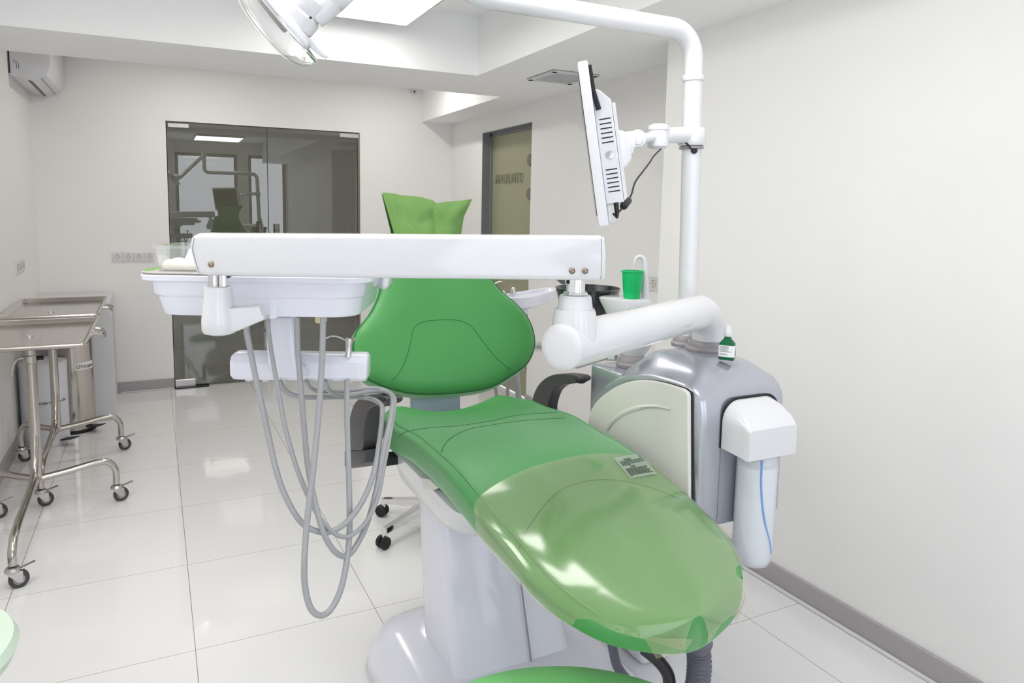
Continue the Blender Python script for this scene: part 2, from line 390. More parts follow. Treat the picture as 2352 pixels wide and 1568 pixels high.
# frosted door in the right wall
g = thing('frosted_glass_door', 'frosted olive glass door with mirrored grey lettering in the right wall', 'door', (XR+0.09, (RY0+RY1)/2, 0))
b = B().box((XR+0.07, RY1-0.035, 0), (XR+0.125, RY1, RZ)).box((XR+0.07, RY0, RZ-0.03), (XR+0.125, RY1, RZ)).box((XR+0.002, RY1-0.006, 0), (XR+0.07, RY1, RZ)).box((XR+0.002, RY0, RZ-0.006), (XR+0.07, RY1, RZ))
obj('frame', b, M['jamb'], g)
XG = XR+0.085
obj('glass_leaf', B().box((XG, RY0, 0.01), (XG+0.01, RY1-0.03, RZ-0.03)), M['frost'], g)
for yy in (367, 445, 840):
    p = onx(1222, yy, XG)
    obj('hinge', B().lathe([(0.001, 0), (0.036, 0), (0.042, 0.006), (0.042, 0.012), (0.001, 0.014)], (XG-0.014, 4.60, p.z), (1, 0, 0), 24), M['hinge'], g)
t = text_bm('ОПЕРАЦИОННАЯ', 0.1)
xs_ = [v.co.x for v in t.bm.verts]; wT = max(xs_)-min(xs_)
pa = onx(1140, 411, XG); pb = onx(1202, 406, XG); pt_ = onx(1170, 399, XG); pb2 = onx(1170, 421, XG)
hT = abs(pt_.z-pb2.z)
place(t, (XG-0.004, pb.y, pb2.z), (0, 1, 0), (0, 0, 1), (pa.y-pb.y)/wT, hT/0.072)
obj('lettering', t, M['inkg'], g)

# ceiling vent
g = thing('ceiling_vent', 'square white slatted air vent in the lowered ceiling', 'vent', (2.18, 3.555, ZS-0.012))
b = B()
for (lo, hi) in (((2.03, 3.404), (2.33, 3.434)), ((2.03, 3.674), (2.33, 3.704)), ((2.03, 3.404), (2.06, 3.704)), ((2.30, 3.404), (2.33, 3.704))):
    b.box((*lo, ZS-0.012), (*hi, ZS))
obj('frame', b, M['whitem'], g)
obj('backing', B().box((2.06, 3.434, ZS-0.002), (2.30, 3.674, ZS)), M['hinge'], g)
obj('edge_gap', B().box((2.026, 3.400, ZS-0.003), (2.334, 3.708, ZS)), M['gask'], g)
b = B()
for k in range(8): b.box((2.065, 3.442+k*0.029, ZS-0.011), (2.295, 3.449+k*0.029, ZS-0.003))
obj('slats', b, M['whitem'], g)

# ceiling light panels; the left one is unseen, added to brighten the room
for nm, lb, x0, x1, y0, y1 in (('ceiling_light_panel', 'bright flat light panel at the top of the photo, nearest the far wall', 0.653, 1.253, 2.44, 3.642),
                               ('ceiling_light_panel', 'bright flat light panel above the chair foot, seen as a reflection in the glass door', 0.56, 1.18, 0.78, 1.50),
                               ('ceiling_light_panel', 'added unseen light panel above the left side of the room, fills in light', -0.62, -0.02, 1.2, 2.4)):
    g = thing(nm, lb, 'ceiling light', ((x0+x1)/2, (y0+y1)/2, 2.42), 'ceiling light panels')
    obj('frame', B().box((x0-0.006, y0, 2.4245), (x1+0.012, y1+0.004, 2.47)), M['brush'], g)
    obj('rim', B().box((x0-0.006, y0, 2.414), (x0, y1+0.004, 2.4245)).box((x1, y0, 2.414), (x1+0.012, y1+0.004, 2.4245)).box((x0, y1, 2.414), (x1, y1+0.004, 2.4245)).box((x0, y0, 2.414), (x1, y0+0.004, 2.4245)), M['brush'], g)
    obj('diffuser', B().box((x0, y0+0.004, 2.42), (x1, y1-0.002, 2.4252)), M['lamp_d'] if y1 > 3 else M['lamp_e'], g)
    obj('suspension', B().box(((x0+x1)/2-0.1, (y0+y1)/2-0.3, 2.47), ((x0+x1)/2+0.1, (y0+y1)/2+0.3, ZC)), M['whitem'], g)
# warm downlights in the high strip between beam and far wall
for k, (x, y) in enumerate(((1.75, 5.1), (0.3, 5.1))):
    g = thing('downlight', 'round warm downlight hidden behind the ceiling beam, %s' % ('near the right wall' if k == 0 else 'above the glass door'), 'ceiling light', (x, y, ZC-0.012), 'downlights behind the beam')
    obj('ring', B().lathe([(0.055, 0.012), (0.062, 0.0), (0.045, 0.0), (0.043, 0.012)], (x, y, ZC-0.012), n=24), M['whitem'], g)
    obj('glass', B().lathe([(0.001, 0.004), (0.043, 0.004), (0.043, 0.011), (0.001, 0.011)], (x, y, ZC-0.012), n=24), M['warm_e'], g)
    l = area('downlight_lamp', (0, 0, 0), (0, 0, 0), 0.09, 0.09, 8.5, (1.0, 0.965, 0.92)); l.parent = g; l.location = (0, 0, -0.004)

# air conditioner on the left wall, above the beam line
g = thing('air_conditioner', 'white wall air conditioner high in the left corner', 'air conditioner', (XL+0.11, 5.5, 2.2))
AX, A0, A1 = XL, 5.14, 5.88
prof = [(0.0, 2.225), (0.03, 2.215), (0.13, 2.20), (0.20, 2.235), (0.222, 2.29), (0.225, 2.50), (0.0, 2.50)]
obj('body', B().prism([(AX+x, A0, z) for x, z in prof], (0, A1-A0, 0), 0.008, 2), M['whitem'], g)
obj('outlet', B().prism([(AX+0.095, A0+0.05, 2.2035), (AX+0.115, A0+0.05, 2.2005), (AX+0.115, A0+0.05, 2.1985), (AX+0.095, A0+0.05, 2.2015)], (0, A1-A0-0.1, 0)), M['dark'], g)
obj('flap_gap', B().prism([(AX+0.168, A0+0.03, 2.2185), (AX+0.172, A0+0.03, 2.2205), (AX+0.172, A0+0.03, 2.2165), (AX+0.168, A0+0.03, 2.2145)], (0, A1-A0-0.06, 0)), M['gask'], g)
obj('end_seam', B().box((AX+0.004, A0-0.0015, 2.23), (AX+0.011, A0, 2.49)), M['dark'], g)
b = B()
for r_ in (0.020, 0.030): b.tube([(AX+0.026+r_*math.sin(a)*1.1, A0-0.001, 2.275+r_*math.cos(a)*1.2) for a in [k*math.pi/14 for k in range(0, 15)] if not 0.42 < a/math.pi < 0.62][:7], 0.0012, 6)
obj('end_mark', b, M['dark'], g)

# motion sensor
p = ony(948, 211, YF)
g = thing('motion_sensor', 'tiny white sensor high on the far wall by the corner', 'sensor', (p.x, YF-0.02, p.z-0.02))
obj('body', B().lathe([(0.001, 0), (0.022, 0), (0.024, 0.02), (0.024, 0.04), (0.001, 0.045)], (p.x, YF-0.045, p.z), (0, 1, 0), 20), M['whitem'], g)
obj('lens', B().sphere((p.x, YF-0.046, p.z-0.004), 0.009, 12), M['dark'], g)

# sockets
def socket(px, org, u, label, group=None, size=0.071):
    """wall socket: org = centre on the wall, u = along wall"""
    u = Vector(u); n = u.cross(UZ); n = -n if n.dot(Vector(_O)-Vector(org)) < 0 else n
    o = Vector(org); g = thing('wall_socket', label, 'socket', o-UZ*0.04, group)
    obj('plate', B().loft([rrect(o+n*h, u, UZ, -size/2+i, size/2-i, -size/2+i, size/2-i, 0.006) for h, i in ((0, 0), (0.006, 0), (0.009, 0.003))]), M['whitem'], g)
    obj('recess', B().lathe([(0.021, 0.009), (0.0235, 0.0115), (0.021, 0.0115), (0.019, 0.0095), (0.001, 0.0095)], o, n, 24), M['panel'], g)
    for s in (-1, 1): obj('pin_hole', B().lathe([(0.001, 0.0095), (0.0028, 0.0095), (0.0028, 0.0105), (0.001, 0.0105)], o+u*s*0.0095, n, 10), M['dark'], g)
    for s in (-1, 1): obj('earth_clip', B().box((-0.003, -0.0025, 0), (0.003, 0.0025, 0.0025), 0, 1, Matrix.Translation(o+n*0.0097+UZ*s*0.0165)@Matrix((( u.x, 0, n.x, 0), (u.y, 0, n.y, 0), (0, 1, 0, 0), (0, 0, 0, 1)))), M['hinge'], g)
    return g
px_ = [270, 294.5, 319, 343]
nm_ = ['leftmost', 'second from the left', 'third from the left', 'rightmost, beside the tub']
for k, x in enumerate(px_):
    p = ony(x, 590, YF); socket(0, (p.x, YF, p.z), (1, 0, 0), 'white socket on the far wall, %s of four in a row' % nm_[k], 'row of four sockets on the far wall', 0.072)
p = onx(49, 609, XL)
for k in range(3):
    socket(0, (XL, p.y-0.17+k*0.10, p.z), (0, 1, 0), 'white socket on the left wall, %s of three' % ('nearest the camera', 'middle', 'nearest the corner')[k], 'sockets on the left wall', 0.085)
p = onx(1503, 651, XR)
socket(0, (XR, p.y, p.z), (0, 1, 0), 'single white socket on the right wall behind the thin tap', None, 0.08)

# ------------------------------------------------------------------ left side: desk, bins, instrument stands
g = thing('desk', 'white desk with slab end panel in the far left corner', 'desk', (-0.53, 5.5, 0))
ZD = 0.785
obj('top', B().box((XL+0.002, 5.16, ZD-0.028), (-0.30, 5.895, ZD), 0.003, 1), M['whitem'], g)
obj('end_panel', B().box((XL+0.03, 5.17, 0.0), (-0.275, 5.19, ZD-0.0285), 0.002, 1), M['whitem'], g)
obj('side_rail', B().box((-0.32, 5.19, ZD-0.13), (-0.30, 5.89, ZD-0.0285)), M['whitem'], g)
obj('leg', B().box((-0.32, 5.865, 0.0), (-0.30, 5.89, ZD-0.1305)), M['whitem'], g)

def caster(root, c, yaw, wheel_r=0.034, brake=True):
    """swivel castor: fork, wheel and brake pedal; c = contact point"""
    c = Vector(c); d = Vector((math.cos(yaw), math.sin(yaw), 0)); s = Vector((-d.y, d.x, 0))
    k = obj('castor', B().lathe([(0.001, 0.0), (0.026, 0.0), (0.028, 0.008), (0.022, 0.018), (0.001, 0.02)], c-d*0.018+UZ*(2*wheel_r-0.002), n=20), M['brush'], root)
    for q in (-1, 1):
        o = c+s*q*0.016
        obj('fork', B().prism([o-d*0.04+UZ*2*wheel_r, o+d*0.012+UZ*2*wheel_r, o+d*0.012+UZ*wheel_r*0.7, o-d*0.004+UZ*wheel_r*0.7], s*0.002, 0), M['brush'], k)
    obj('wheel', B().lathe([(0.008, -0.011), (wheel_r-0.006, -0.012), (wheel_r, -0.007), (wheel_r, 0.007), (wheel_r-0.006, 0.012), (0.008, 0.011)], c+UZ*wheel_r, s, 28), M['arm'], k)
    obj('hub', B().lathe([(0.001, -0.0135), (0.018, -0.013), (0.020, -0.0115), (0.020, 0.0115), (0.018, 0.013), (0.001, 0.0135)], c+UZ*wheel_r, s, 24), M['gask'], k)
    if brake: obj('brake_pedal', B().box((-0.005, -0.012, -0.002), (0.045, 0.012, 0.002), 0.001, 1, Matrix.Translation(c+d*0.012+UZ*(2*wheel_r+0.006))@Matrix.Rotation(yaw, 4, 'Z')@Matrix.Rotation(R(-14), 4, 'Y')), M['brush'], k)
    return k
def mayo(cx, cy, tray, label):
    g = thing('instrument_stand', label, 'instrument stand', (cx, cy, 0), 'steel instrument stands')
    x0, x1, y0, y1, zt = tray
    obj('column', B().tube([(cx, cy, 0.17), (cx, cy, zt-0.03)], 0.022, 20), M['steel'], g)
    obj('inner_tube', B().tube([(cx, cy, zt-0.12), (cx, cy, zt-0.012)], 0.014, 16), M['chrome'], g)
    obj('collar', B().lathe([(0.022, 0), (0.027, 0.004), (0.027, 0.035), (0.022, 0.04)], (cx, cy, zt-0.14)), M['steel'], g)
    obj('clamp_lever', B().tube([(cx-0.02, cy, zt-0.115), (cx-0.055, cy-0.01, zt-0.12), (cx-0.075, cy-0.02, zt-0.19)], 0.005, 8, smooth=4), M['steel'], g)
    obj('clamp_knob', B().tube([(cx+0.022, cy, zt-0.118), (cx+0.05, cy, zt-0.118)], 0.010, 12), M['black'], g)
    ends = [(0.0, -0.66), (0.315, 0.065), (-0.185, 0.065)]
    for i, (dx, dy) in enumerate(ends):
        ex, ey = cx+dx, cy+dy
        if i == 0:
            P = [(cx, cy-0.005, 0.40), (cx, cy-0.09, 0.235), (cx, cy-0.30, 0.20), (cx, cy-0.50, 0.19), (cx, cy-0.60, 0.175), (ex, ey+0.01, 0.135), (ex, ey+0.003, 0.088)]
        else:
            P = [(cx, cy, 0.185), (cx+dx*0.35, cy+dy*0.35, 0.195), (cx+dx*0.78, cy+dy*0.78, 0.212), (cx+dx*0.93, cy+dy*0.93, 0.195), (ex, ey, 0.15), (ex, ey, 0.088)]
        obj('leg', B().tube(P, 0.0155, 14, smooth=6), M['steel'], g)
        caster(g, (ex+0.018, ey, 0), 0.25)
    obj('brace', B().tube([(cx, cy-0.005, 0.185), (cx, cy-0.20, 0.205)], 0.0155, 12), M['steel'], g)
    # tray: sunken sheet with rolled rim
    r = 0.02; U = Vector((1, 0, 0)); W = Vector((0, 1, 0)); o = Vector((0, 0, 0))
    rings = [rrect(Vector((0, 0, z)), U, W, x0+i, x1-i, y0+i, y1-i, max(r-i*0.3, 0.006)) for z, i in ((zt, 0), (zt+0.004, 0.004), (zt, 0.012), (zt-0.016, 0.024), (zt-0.018, 0.04))]
    b = B().loft(rings, True, False)
    low = rings[-1]; b.bm.faces.new([b.bm.verts.new(p) for p in low])
    b2 = rrect(Vector((0, 0, zt-0.0195)), U, W, x0+0.038, x1-0.038, y0+0.038, y1-0.038, 0.008)
    b.bm.faces.new([b.bm.verts.new(p) for p in b2[::-1]])
    obj('tray', b, M['steel'], g)
    obj('rim', B().tube(rrect(Vector((0, 0, zt)), U, W, x0, x1, y0, y1, r), 0.007, 8, closed=False)
        .tube([rrect(Vector((0, 0, zt)), U, W, x0, x1, y0, y1, r)[-1], rrect(Vector((0, 0, zt)), U, W, x0, x1, y0, y1, r)[0]], 0.007, 8), M['steel'], g)
    obj('support_plate', B().box((cx-0.08, cy-0.06, zt-0.026), (cx+0.08, cy+0.06, zt-0.0197), 0.002, 1), M['steel'], g)
    ym = (y0+y1)/2
    obj('handle', B().tube([(x1, ym-0.07, zt-0.004), (x1+0.035, ym-0.065, zt-0.012), (x1+0.045, ym-0.03, zt-0.03), (x1+0.045, ym+0.03, zt-0.03), (x1+0.035, ym+0.065, zt-0.012), (x1, ym+0.07, zt-0.004)], 0.007, 10, smooth=5), M['steel'], g)
    return g
mayo(-0.525, 3.63, (-0.745, -0.275, 3.24, 4.02, 0.865), 'steel tray stand on castors, nearer the camera on the left')
mayo(-0.535, 4.43, (-0.745, -0.285, 4.13, 4.93, 0.865), 'steel tray stand on castors, second one, beside the white bin')

def bin_(name, label, cx, cy, r, h, m, txt, tz, a0, a1, size, lid):
    g = thing(name, label, 'waste bin', (cx, cy, 0), None)
    obj('body', B().lathe([(r*0.94, 0.0), (r*0.985, 0.012), (r, 0.03), (r, h-0.03), (r*1.01, h-0.025), (r*1.01, h-0.02)], (cx, cy, 0), n=48), m, g)
    obj('lid', B().lathe([(r*1.02, h-0.0195), (r*1.02, h-0.008), (r*0.97, h+0.004), (r*0.5, h+0.020), (0.002, h+0.022)], (cx, cy, 0), n=48), M['whitem'] if not lid else m, g)
    obj('base_ring', B().lathe([(r*1.0, 0.0), (r*1.02, 0.006), (r*1.02, 0.02), (r*0.99, 0.024)], (cx, cy, 0), n=48), M['black'] if lid else m, g)
    d = Vector((0.78, -0.62, 0)); e = Vector((cx, cy, 0))+d*r; s = Vector((0.62, 0.78, 0))
    obj('pedal', B().box((0, -0.03, 0), (0.09, 0.03, 0.006), 0.002, 1, Matrix.Translation(e+UZ*0.03)@Matrix.Rotation(math.atan2(d.y, d.x), 4, 'Z')@Matrix.Rotation(R(-10), 4, 'Y')), M['black'], g)
    if lid:
        obj('label_plate', B().loft([[Vector((cx, cy, z))+Vector((math.cos(a), math.sin(a), 0))*(r+0.0015) for a in [a0-0.05+(a1-a0+0.1)*k/16 for k in range(17)]] for z in (tz-0.012, tz+0.036)], False, False), M['paper'], g)
    t = text_bm(txt, size)
    xs_ = [v.co.x for v in t.bm.verts]; wd = max(xs_)
    for v in t.bm.verts:
        a = a0+(a1-a0)*v.co.x/wd
        v.co = Vector((cx, cy, tz+v.co.y))+Vector((math.cos(a), math.sin(a), 0))*(r+0.003+v.co.z)
    obj('lettering', t, M['ink'], g)
    return g
bin_('waste_bin', 'round white pedal bin with black lettering behind the steel stands', -0.638, 4.82, 0.125, 0.50, M['bin'], 'Отходы класса «А»', 0.265, R(-108), R(-25), 0.027, False)
bin_('pedal_bin', 'tall stainless steel pedal bin with a white label, in front of the desk', -0.505, 5.035, 0.119, 0.68, M['steel'], 'Отходы', 0.42, R(-75), R(-22), 0.030, True)

# pale mint stool seat at the lower left edge
g = thing('stool', 'pale mint round stool seat cut off at the lower left edge', 'stool', (-0.53, 1.71, 0))
obj('seat', B().lathe([(0.001, 0.44), (0.19, 0.44), (0.22, 0.455), (0.23, 0.48), (0.22, 0.498), (0.18, 0.503), (0.001, 0.505)], (-0.53, 1.71, 0), n=56), M['mint'], g)
obj('gas_lift', B().tube([(-0.53, 1.71, 0.08), (-0.53, 1.71, 0.4395)], 0.02, 14), M['chrome'], g)
for k in range(5):
    a = R(72*k+20); e = Vector((-0.53+0.20*math.cos(a), 1.71+0.20*math.sin(a), 0))
    if e.x < XL+0.04: e.x = XL+0.05
    obj('leg', B().tube([(-0.53, 1.71, 0.10), (e.x, e.y, 0.06)], [0.018, 0.012], 10), M['chrome'], g)
    obj('castor', B().lathe([(0.001, -0.012), (0.022, -0.012), (0.024, -0.008), (0.024, 0.008), (0.022, 0.012), (0.001, 0.012)], (e.x, e.y, 0.0245), (math.sin(a), -math.cos(a), 0), 20), M['black'], g)

# ------------------------------------------------------------------ dental chair
XC = 0.872
ch = thing('dental_chair', 'large green leather dental chair with white base, leg rest towards the camera', 'dental chair', (0.88, 1.75, 0))
def interp(x, tab):
    if x <= tab[0][0]: return tab[0][1]
    for (a, p), (c, q) in zip(tab, tab[1:]):
        if x <= c:
            t = (x-a)/(c-a); t = t*t*(3-2*t) if False else t
            return p+(q-p)*t
    return tab[-1][1]
def smooth_tab(tab, n=10):
    P = crom([Vector((a, b, 0)) for a, b in tab], n); return [(p.x, p.y) for p in P]
YR, YT = 2.02, 0.915         # rear end and foot end of the seat pad
TL = smooth_tab([(0.85, 0.700), (0.885, 0.664), (0.93, 0.645), (1.02, 0.640), (1.15, 0.622), (1.27, 0.603), (1.40, 0.600), (1.60, 0.602), (1.88, 0.592), (2.02, 0.605)])
TR = smooth_tab([(0.85, 1.070), (0.885, 1.090), (0.95, 1.122), (1.05, 1.122), (1.22, 1.110), (1.40, 1.108), (1.55, 1.115), (1.80, 1.12), (2.02, 1.09)])
TZ = smooth_tab([(0.85, 0.655), (0.90, 0.676), (0.97, 0.702), (1.06, 0.742), (1.20, 0.795), (1.35, 0.830), (1.50, 0.842), (1.68, 0.830), (1.86, 0.792), (1.97, 0.785), (2.02, 0.79)])
TK = smooth_tab([(0.85, 0.046), (0.95, 0.056), (1.2, 0.088), (1.45, 0.105), (1.7, 0.09), (1.9, 0.085), (2.02, 0.08)])
def seat_pt(Y, a=None, x=None, low=False):
    """point of the pad's cross-section at station Y: by angle a round the edge or by x across the top / bottom"""
    xl, xr, z0, th = interp(Y, TL), interp(Y, TR), interp(Y, TZ), interp(Y, TK)
    RF, RB = 0.22, 0.10
    e = 1.0
    if Y < YT+RF: e = math.sqrt(max(0.0, 1-((YT+RF-Y)/RF)**2.3))
    if Y > YR-RB: e = min(e, 0.72+0.28*math.sqrt(max(0.0, 1-((Y-(YR-RB))/RB)**2)))
    c, hw = (xl+xr)/2, (xr-xl)/2*max(e, 0.02)
    sad = 0.045*max(0, min(1, (Y-1.62)/0.3)); crown = 0.014*max(0, min(1, (1.70-Y)/0.3))
    if a is None:
        ca = abs(x)**(1/0.30); sa = math.sqrt(max(0, 1-ca*ca))*(-1 if low else 1)
    else:
        ca, sa = math.cos(a), math.sin(a); x = (abs(ca)**0.30)*(1 if ca > 0 else -1)
    sv = abs(sa)**(0.55 if sa > 0 else 0.36)
    if sa >= 0: z = z0-0.022+0.022*sv+sad*x*x+crown*(1-x*x)*sv-(0.010*abs(x)**3*(1 if Y < 1.55 else max(0, (1.65-Y)/0.1)))
    else: z = z0-0.022-(th-0.022)*sv+sad*x*x*0.6
    return Vector((c+hw*x, Y, z)), Vector((c, Y, z0-th/2))
AC = 0.42
def seat_ring(Y):
    xc = math.cos(AC)**0.30; out = []
    out += [seat_pt(Y, a=-AC+2*AC*k/8)[0] for k in range(8)]
    out += [seat_pt(Y, x=xc-2*xc*k/28)[0] for k in range(28)]
    out += [seat_pt(Y, a=math.pi-AC+2*AC*k/8)[0] for k in range(8)]
    out += [seat_pt(Y, x=-xc+2*xc*k/12, low=True)[0] for k in range(12)]
    return out
ys = []
n1 = 64
for k in range(n1+1):
    t = k/n1; t = 0.5-0.5*math.cos(math.pi*t); ys.append(YT+0.0006+(YR-YT-0.001)*t)
seat_rings = [seat_ring(y) for y in ys]
b = B().loft(seat_rings)
bm_s = b.bm.copy(); bmesh.ops.recalc_face_normals(bm_s, faces=bm_s.faces); tree_s = BVHTree.FromBMesh(bm_s)
seat = obj('seat', b, M['green'], ch, 60)
def drape(tree, pts, off=0.0005, n=6):
    out = []
    P = crom([Vector((x, y, 0)) for x, y in pts], n)
    for p in P:
        d = Vector(ray(p.x, p.y)).normalized(); h = tree.ray_cast(Vector(_O), d)
        if h[0] is not None:
            nn = h[1] if h[1].dot(d) < 0 else -h[1]
            out.append(h[0]+nn*off)
    return out
def seam(tree, pts, root, name='seam', r=0.0011, m='dgreen'):
    P = drape(tree, pts, 0.0002)
    if len(P) > 2: obj(name, B().tube(P, r, 6), M[m], root)
# piping along both upper edges of the pad
jn = 40
def edge_line(j, y0, y1, off):
    out = []
    for y in [y0+(y1-y0)*k/40 for k in range(41)]:
        r_ = seat_ring(y); c = sum(r_, Vector())/len(r_); p = r_[j]; out.append(p+(p-c).normalized()*off)
    return out
obj('piping', B().tube(edge_line(35, 0.99, 1.95, 0.0), 0.0028, 8), M['green'], seat)
obj('piping', B().tube(edge_line(8, 0.99, 1.95, 0.0), 0.0028, 8), M['green'], seat)
seam(tree_s, [(917, 1003), (925, 995), (950, 988), (990, 982), (1050, 978), (1120, 968), (1180, 955), (1240, 949), (1280, 948)], seat)
seam(tree_s, [(1012, 1045), (1022, 1020), (1045, 1000), (1080, 985), (1130, 976), (1200, 966), (1300, 960)], seat)
seam(tree_s, [(1192, 1258), (1205, 1225), (1235, 1180), (1270, 1140), (1310, 1115), (1370, 1102), (1430, 1105), (1500, 1122), (1560, 1145)], seat)

# translucent protective film over the leg rest
def bump_(y, c, w_, k=4): return math.exp(-abs((y-c)/w_)**k)
def film():
    bm = bmesh.new(); NR, NC = 150, 100; rows = []
    for i in range(NR+1):
        row = []
        for j in range(NC+1):
            t = j/NC
            u_ = max(0, min(1, 1-(j-15)/70))
            yb = 1.295+0.045*u_+0.040*math.sin(u_*math.pi)**0.7-0.03*max(0, (j-85)/15)
            s_ = i/NR; s_ = 1-(1-s_)**1.6
            Y = yb+(YT+0.0008-yb)*s_
            aR = -0.26+1.2*bump_(Y, 0.995, 0.020)+0.7*bump_(Y, 0.926, 0.009)+0.06*math.sin(Y*60)
            aL = 0.26-0.80*bump_(Y, 0.962, 0.042, 6)+0.06*math.sin(Y*47+1)
            cR, cL = max(aR, AC), max(-aL, AC)
            x0_, x1_ = math.cos(cR)**0.30, -math.cos(cL)**0.30
            if j < 15: p, ctr = seat_pt(Y, a=aR+(cR-aR)*j/15)
            elif j <= 85: p, ctr = seat_pt(Y, x=x0_+(x1_-x0_)*(j-15)/70)
            else: p, ctr = seat_pt(Y, a=math.pi-cL+(aL+cL)*(j-85)/15)
            n_ = p-ctr; n_.y = 0
            if 12 < j < 88: n_.x *= 0.15
            n_.normalize()
            wr = 0.0005*math.sin(p.x*38+p.y*17)+0.0003*math.sin(p.y*55+p.x*9)
            q = p+n_*(0.0060+wr)
            if Y < YT+0.10: q.y -= 0.006*(1-(Y-YT)/0.10)
            row.append(bm.verts.new(q))
        rows.append(row)
    for i in range(NR):
        for j in range(NC): bm.faces.new((rows[i][j], rows[i][j+1], rows[i+1][j+1], rows[i+1][j]))
    return bm
fl = obj('protective_film', film(), M['film'], None, 80)
tag(fl, 'clear cream plastic film wrapped over the leg rest of the green chair', 'plastic film')
b = B(); rr_ = []
for j in range(7):
    v_ = j/6; row = []
    for i in range(9):
        u_ = i/8
        x = (1478+(1592-1478)*u_)*(1-v_)+(1508+(1572-1508)*u_)*v_; y = (1462+6*u_)*(1-v_)+(1512-12*u_)*v_
        hit = drape(tree_s, [(x, min(y, 1474)), (x+0.5, min(y, 1474)+0.5)], 0.006, 1)
        dd_ = (hit[0]-Vector(_O)).dot(Vector(_fw)) if hit else 1.15
        row.append(b.bm.verts.new(D(x, y, dd_-0.003+0.002*math.sin(u_*9))))
    rr_.append(row)
for j in range(6):
    for i in range(8): b.bm.faces.new((rr_[j][i], rr_[j][i+1], rr_[j+1][i+1], rr_[j+1][i]))
obj('film_flap', b, M['film'], fl, 80)
fb = [(1408, 1058), (1470, 1046), (1505, 1094), (1446, 1104)]
def quad_on_film(u, v, off):
    x = (fb[0][0]*(1-u)+fb[1][0]*u)*(1-v)+(fb[3][0]*(1-u)+fb[2][0]*u)*v
    y = (fb[0][1]*(1-u)+fb[1][1]*u)*(1-v)+(fb[3][1]*(1-u)+fb[2][1]*u)*v
    d = Vector(ray(x, y)).normalized(); h = tree_s.ray_cast(Vector(_O), d)
    if h[0] is None: return None
    nn = h[1] if h[1].dot(d) < 0 else -h[1]
    return h[0]+nn*off
def quadstrip(us, v0, v1, off, bm):
    prev = None
    for u in us:
        a, c = quad_on_film(u, v0, off), quad_on_film(u, v1, off)
        if a is None or c is None: prev = None; continue
        a, c = bm.verts.new(a), bm.verts.new(c)
        if prev: bm.faces.new((prev[0], a, c, prev[1]))
        prev = (a, c)
bm = bmesh.new()
for k in range(6): quadstrip([i/6 for i in range(7)], k/6, (k+1)/6, 0.0075, bm)
bmesh.ops.remove_doubles(bm, verts=bm.verts, dist=1e-5)
st = obj('sticker', bm, M['sticker'], fl)
def film_text(body, u0, u1, v0, v1):
    t = text_bm(body, 0.1, True, 0); xs_ = [v.co.x for v in t.bm.verts]; ys_ = [v.co.y for v in t.bm.verts]
    a, c, e, f = min(xs_), max(xs_), min(ys_), max(ys_)
    for v in t.bm.verts:
        q = quad_on_film(u0+(v.co.x-a)/(c-a)*(u1-u0), v1-(v.co.y-e)/(f-e)*(v1-v0), 0.0082)
        v.co = q if q is not None else Vector((0.9, 1.2, 0.8))
    obj('lettering', t, M['ink'], fl)
film_text('Introduction', 0.27, 0.52, 0.10, 0.20)
film_text('Caution', 0.30, 0.50, 0.44, 0.53)
bm = bmesh.new(); rnd = random.Random(5)
rows_ = [(0.22+0.055*k, 0.08, (0.9, 0.9, 0.92, 0.42)[k]) for k in range(4)] + [(0.57+0.048*k, 0.07, (0.86, 0.88, 0.80, 0.93, 0.86, 0.90, 0.97, 0.14)[k]) for k in range(8)]
for v0, ua, ub in rows_:
    u = ua
    while u < ub-0.01:
        wd = min(rnd.uniform(0.025, 0.10), ub-u); quadstrip([u, u+wd/2, u+wd], v0, v0+0.026, 0.0082, bm); u += wd+0.014
obj('fine_print', bm, M['ink'], fl)

# backrest: pear shaped pad on a reclined plane
BN = Vector((-0.12, -1.0, 0.34)).normalized(); BP = Vector((0.86, 2.10, 0.90))
out_px = [(885, 560), (878, 600), (876, 645), (869, 680), (851, 718), (830, 745), (815, 768), (811, 800), (818, 835), (840, 866), (870, 882), (905, 894), (950, 903), (1010, 904), (1080, 898), (1130, 887), (1172, 864), (1210, 835), (1227, 800), (1226, 765), (1212, 730), (1184, 697), (1152, 670), (1131, 645), (1105, 605), (1080, 560), (1040, 545), (925, 545)]
out = crom([onp(x, y, BP, BN) for x, y in out_px], 5, True)
b = B().pad(out, BN, [(1.0, -0.004), (0.992, 0.004), (0.975, 0.009), (0.93, 0.016), (0.8, 0.022), (0.6, 0.022), (0.3, 0.016), (0.02, 0.014)],
            [(1.008, 0.003, 0.004), (1.016, 0.015, 0.02), (1.018, 0.032, 0.035), (1.0, 0.052, 0.045), (0.92, 0.066, 0.045), (0.6, 0.073, 0.045), (0.02, 0.075, 0.045)])
bm_b = b.bm.copy(); bmesh.ops.recalc_face_normals(bm_b, faces=bm_b.faces); tree_b = BVHTree.FromBMesh(bm_b)
back = obj('backrest', b, M['green'], ch, 60)
seam(tree_b, [(898, 876), (920, 850), (935, 815), (943, 785), (950, 755), (968, 740), (1000, 735), (1040, 734), (1068, 740), (1088, 755), (1110, 785), (1140, 822), (1172, 848)], back)
c = sum(out, Vector())/len(out)
obj('piping', B().tube([c+(p-c)*0.994+BN*0.003 for p in out]+[c+(out[0]-c)*0.994+BN*0.003], 0.0026, 8), M['dgreen'], back)
# bracket joining back and seat
b = B().prism([D(945, 890, 2.36), D(1055, 890, 2.36), D(1057, 960, 2.36), D(946, 960, 2.36)], HF*0.03, 0.006, 2)
obj('back_bracket', b, M['bracket'], ch)
obj('bracket_edge', B().prism([D(941, 890, 2.365), D(945, 890, 2.365), D(946, 960, 2.365), D(941, 960, 2.365)], HF*0.03), M['whitem'], ch)
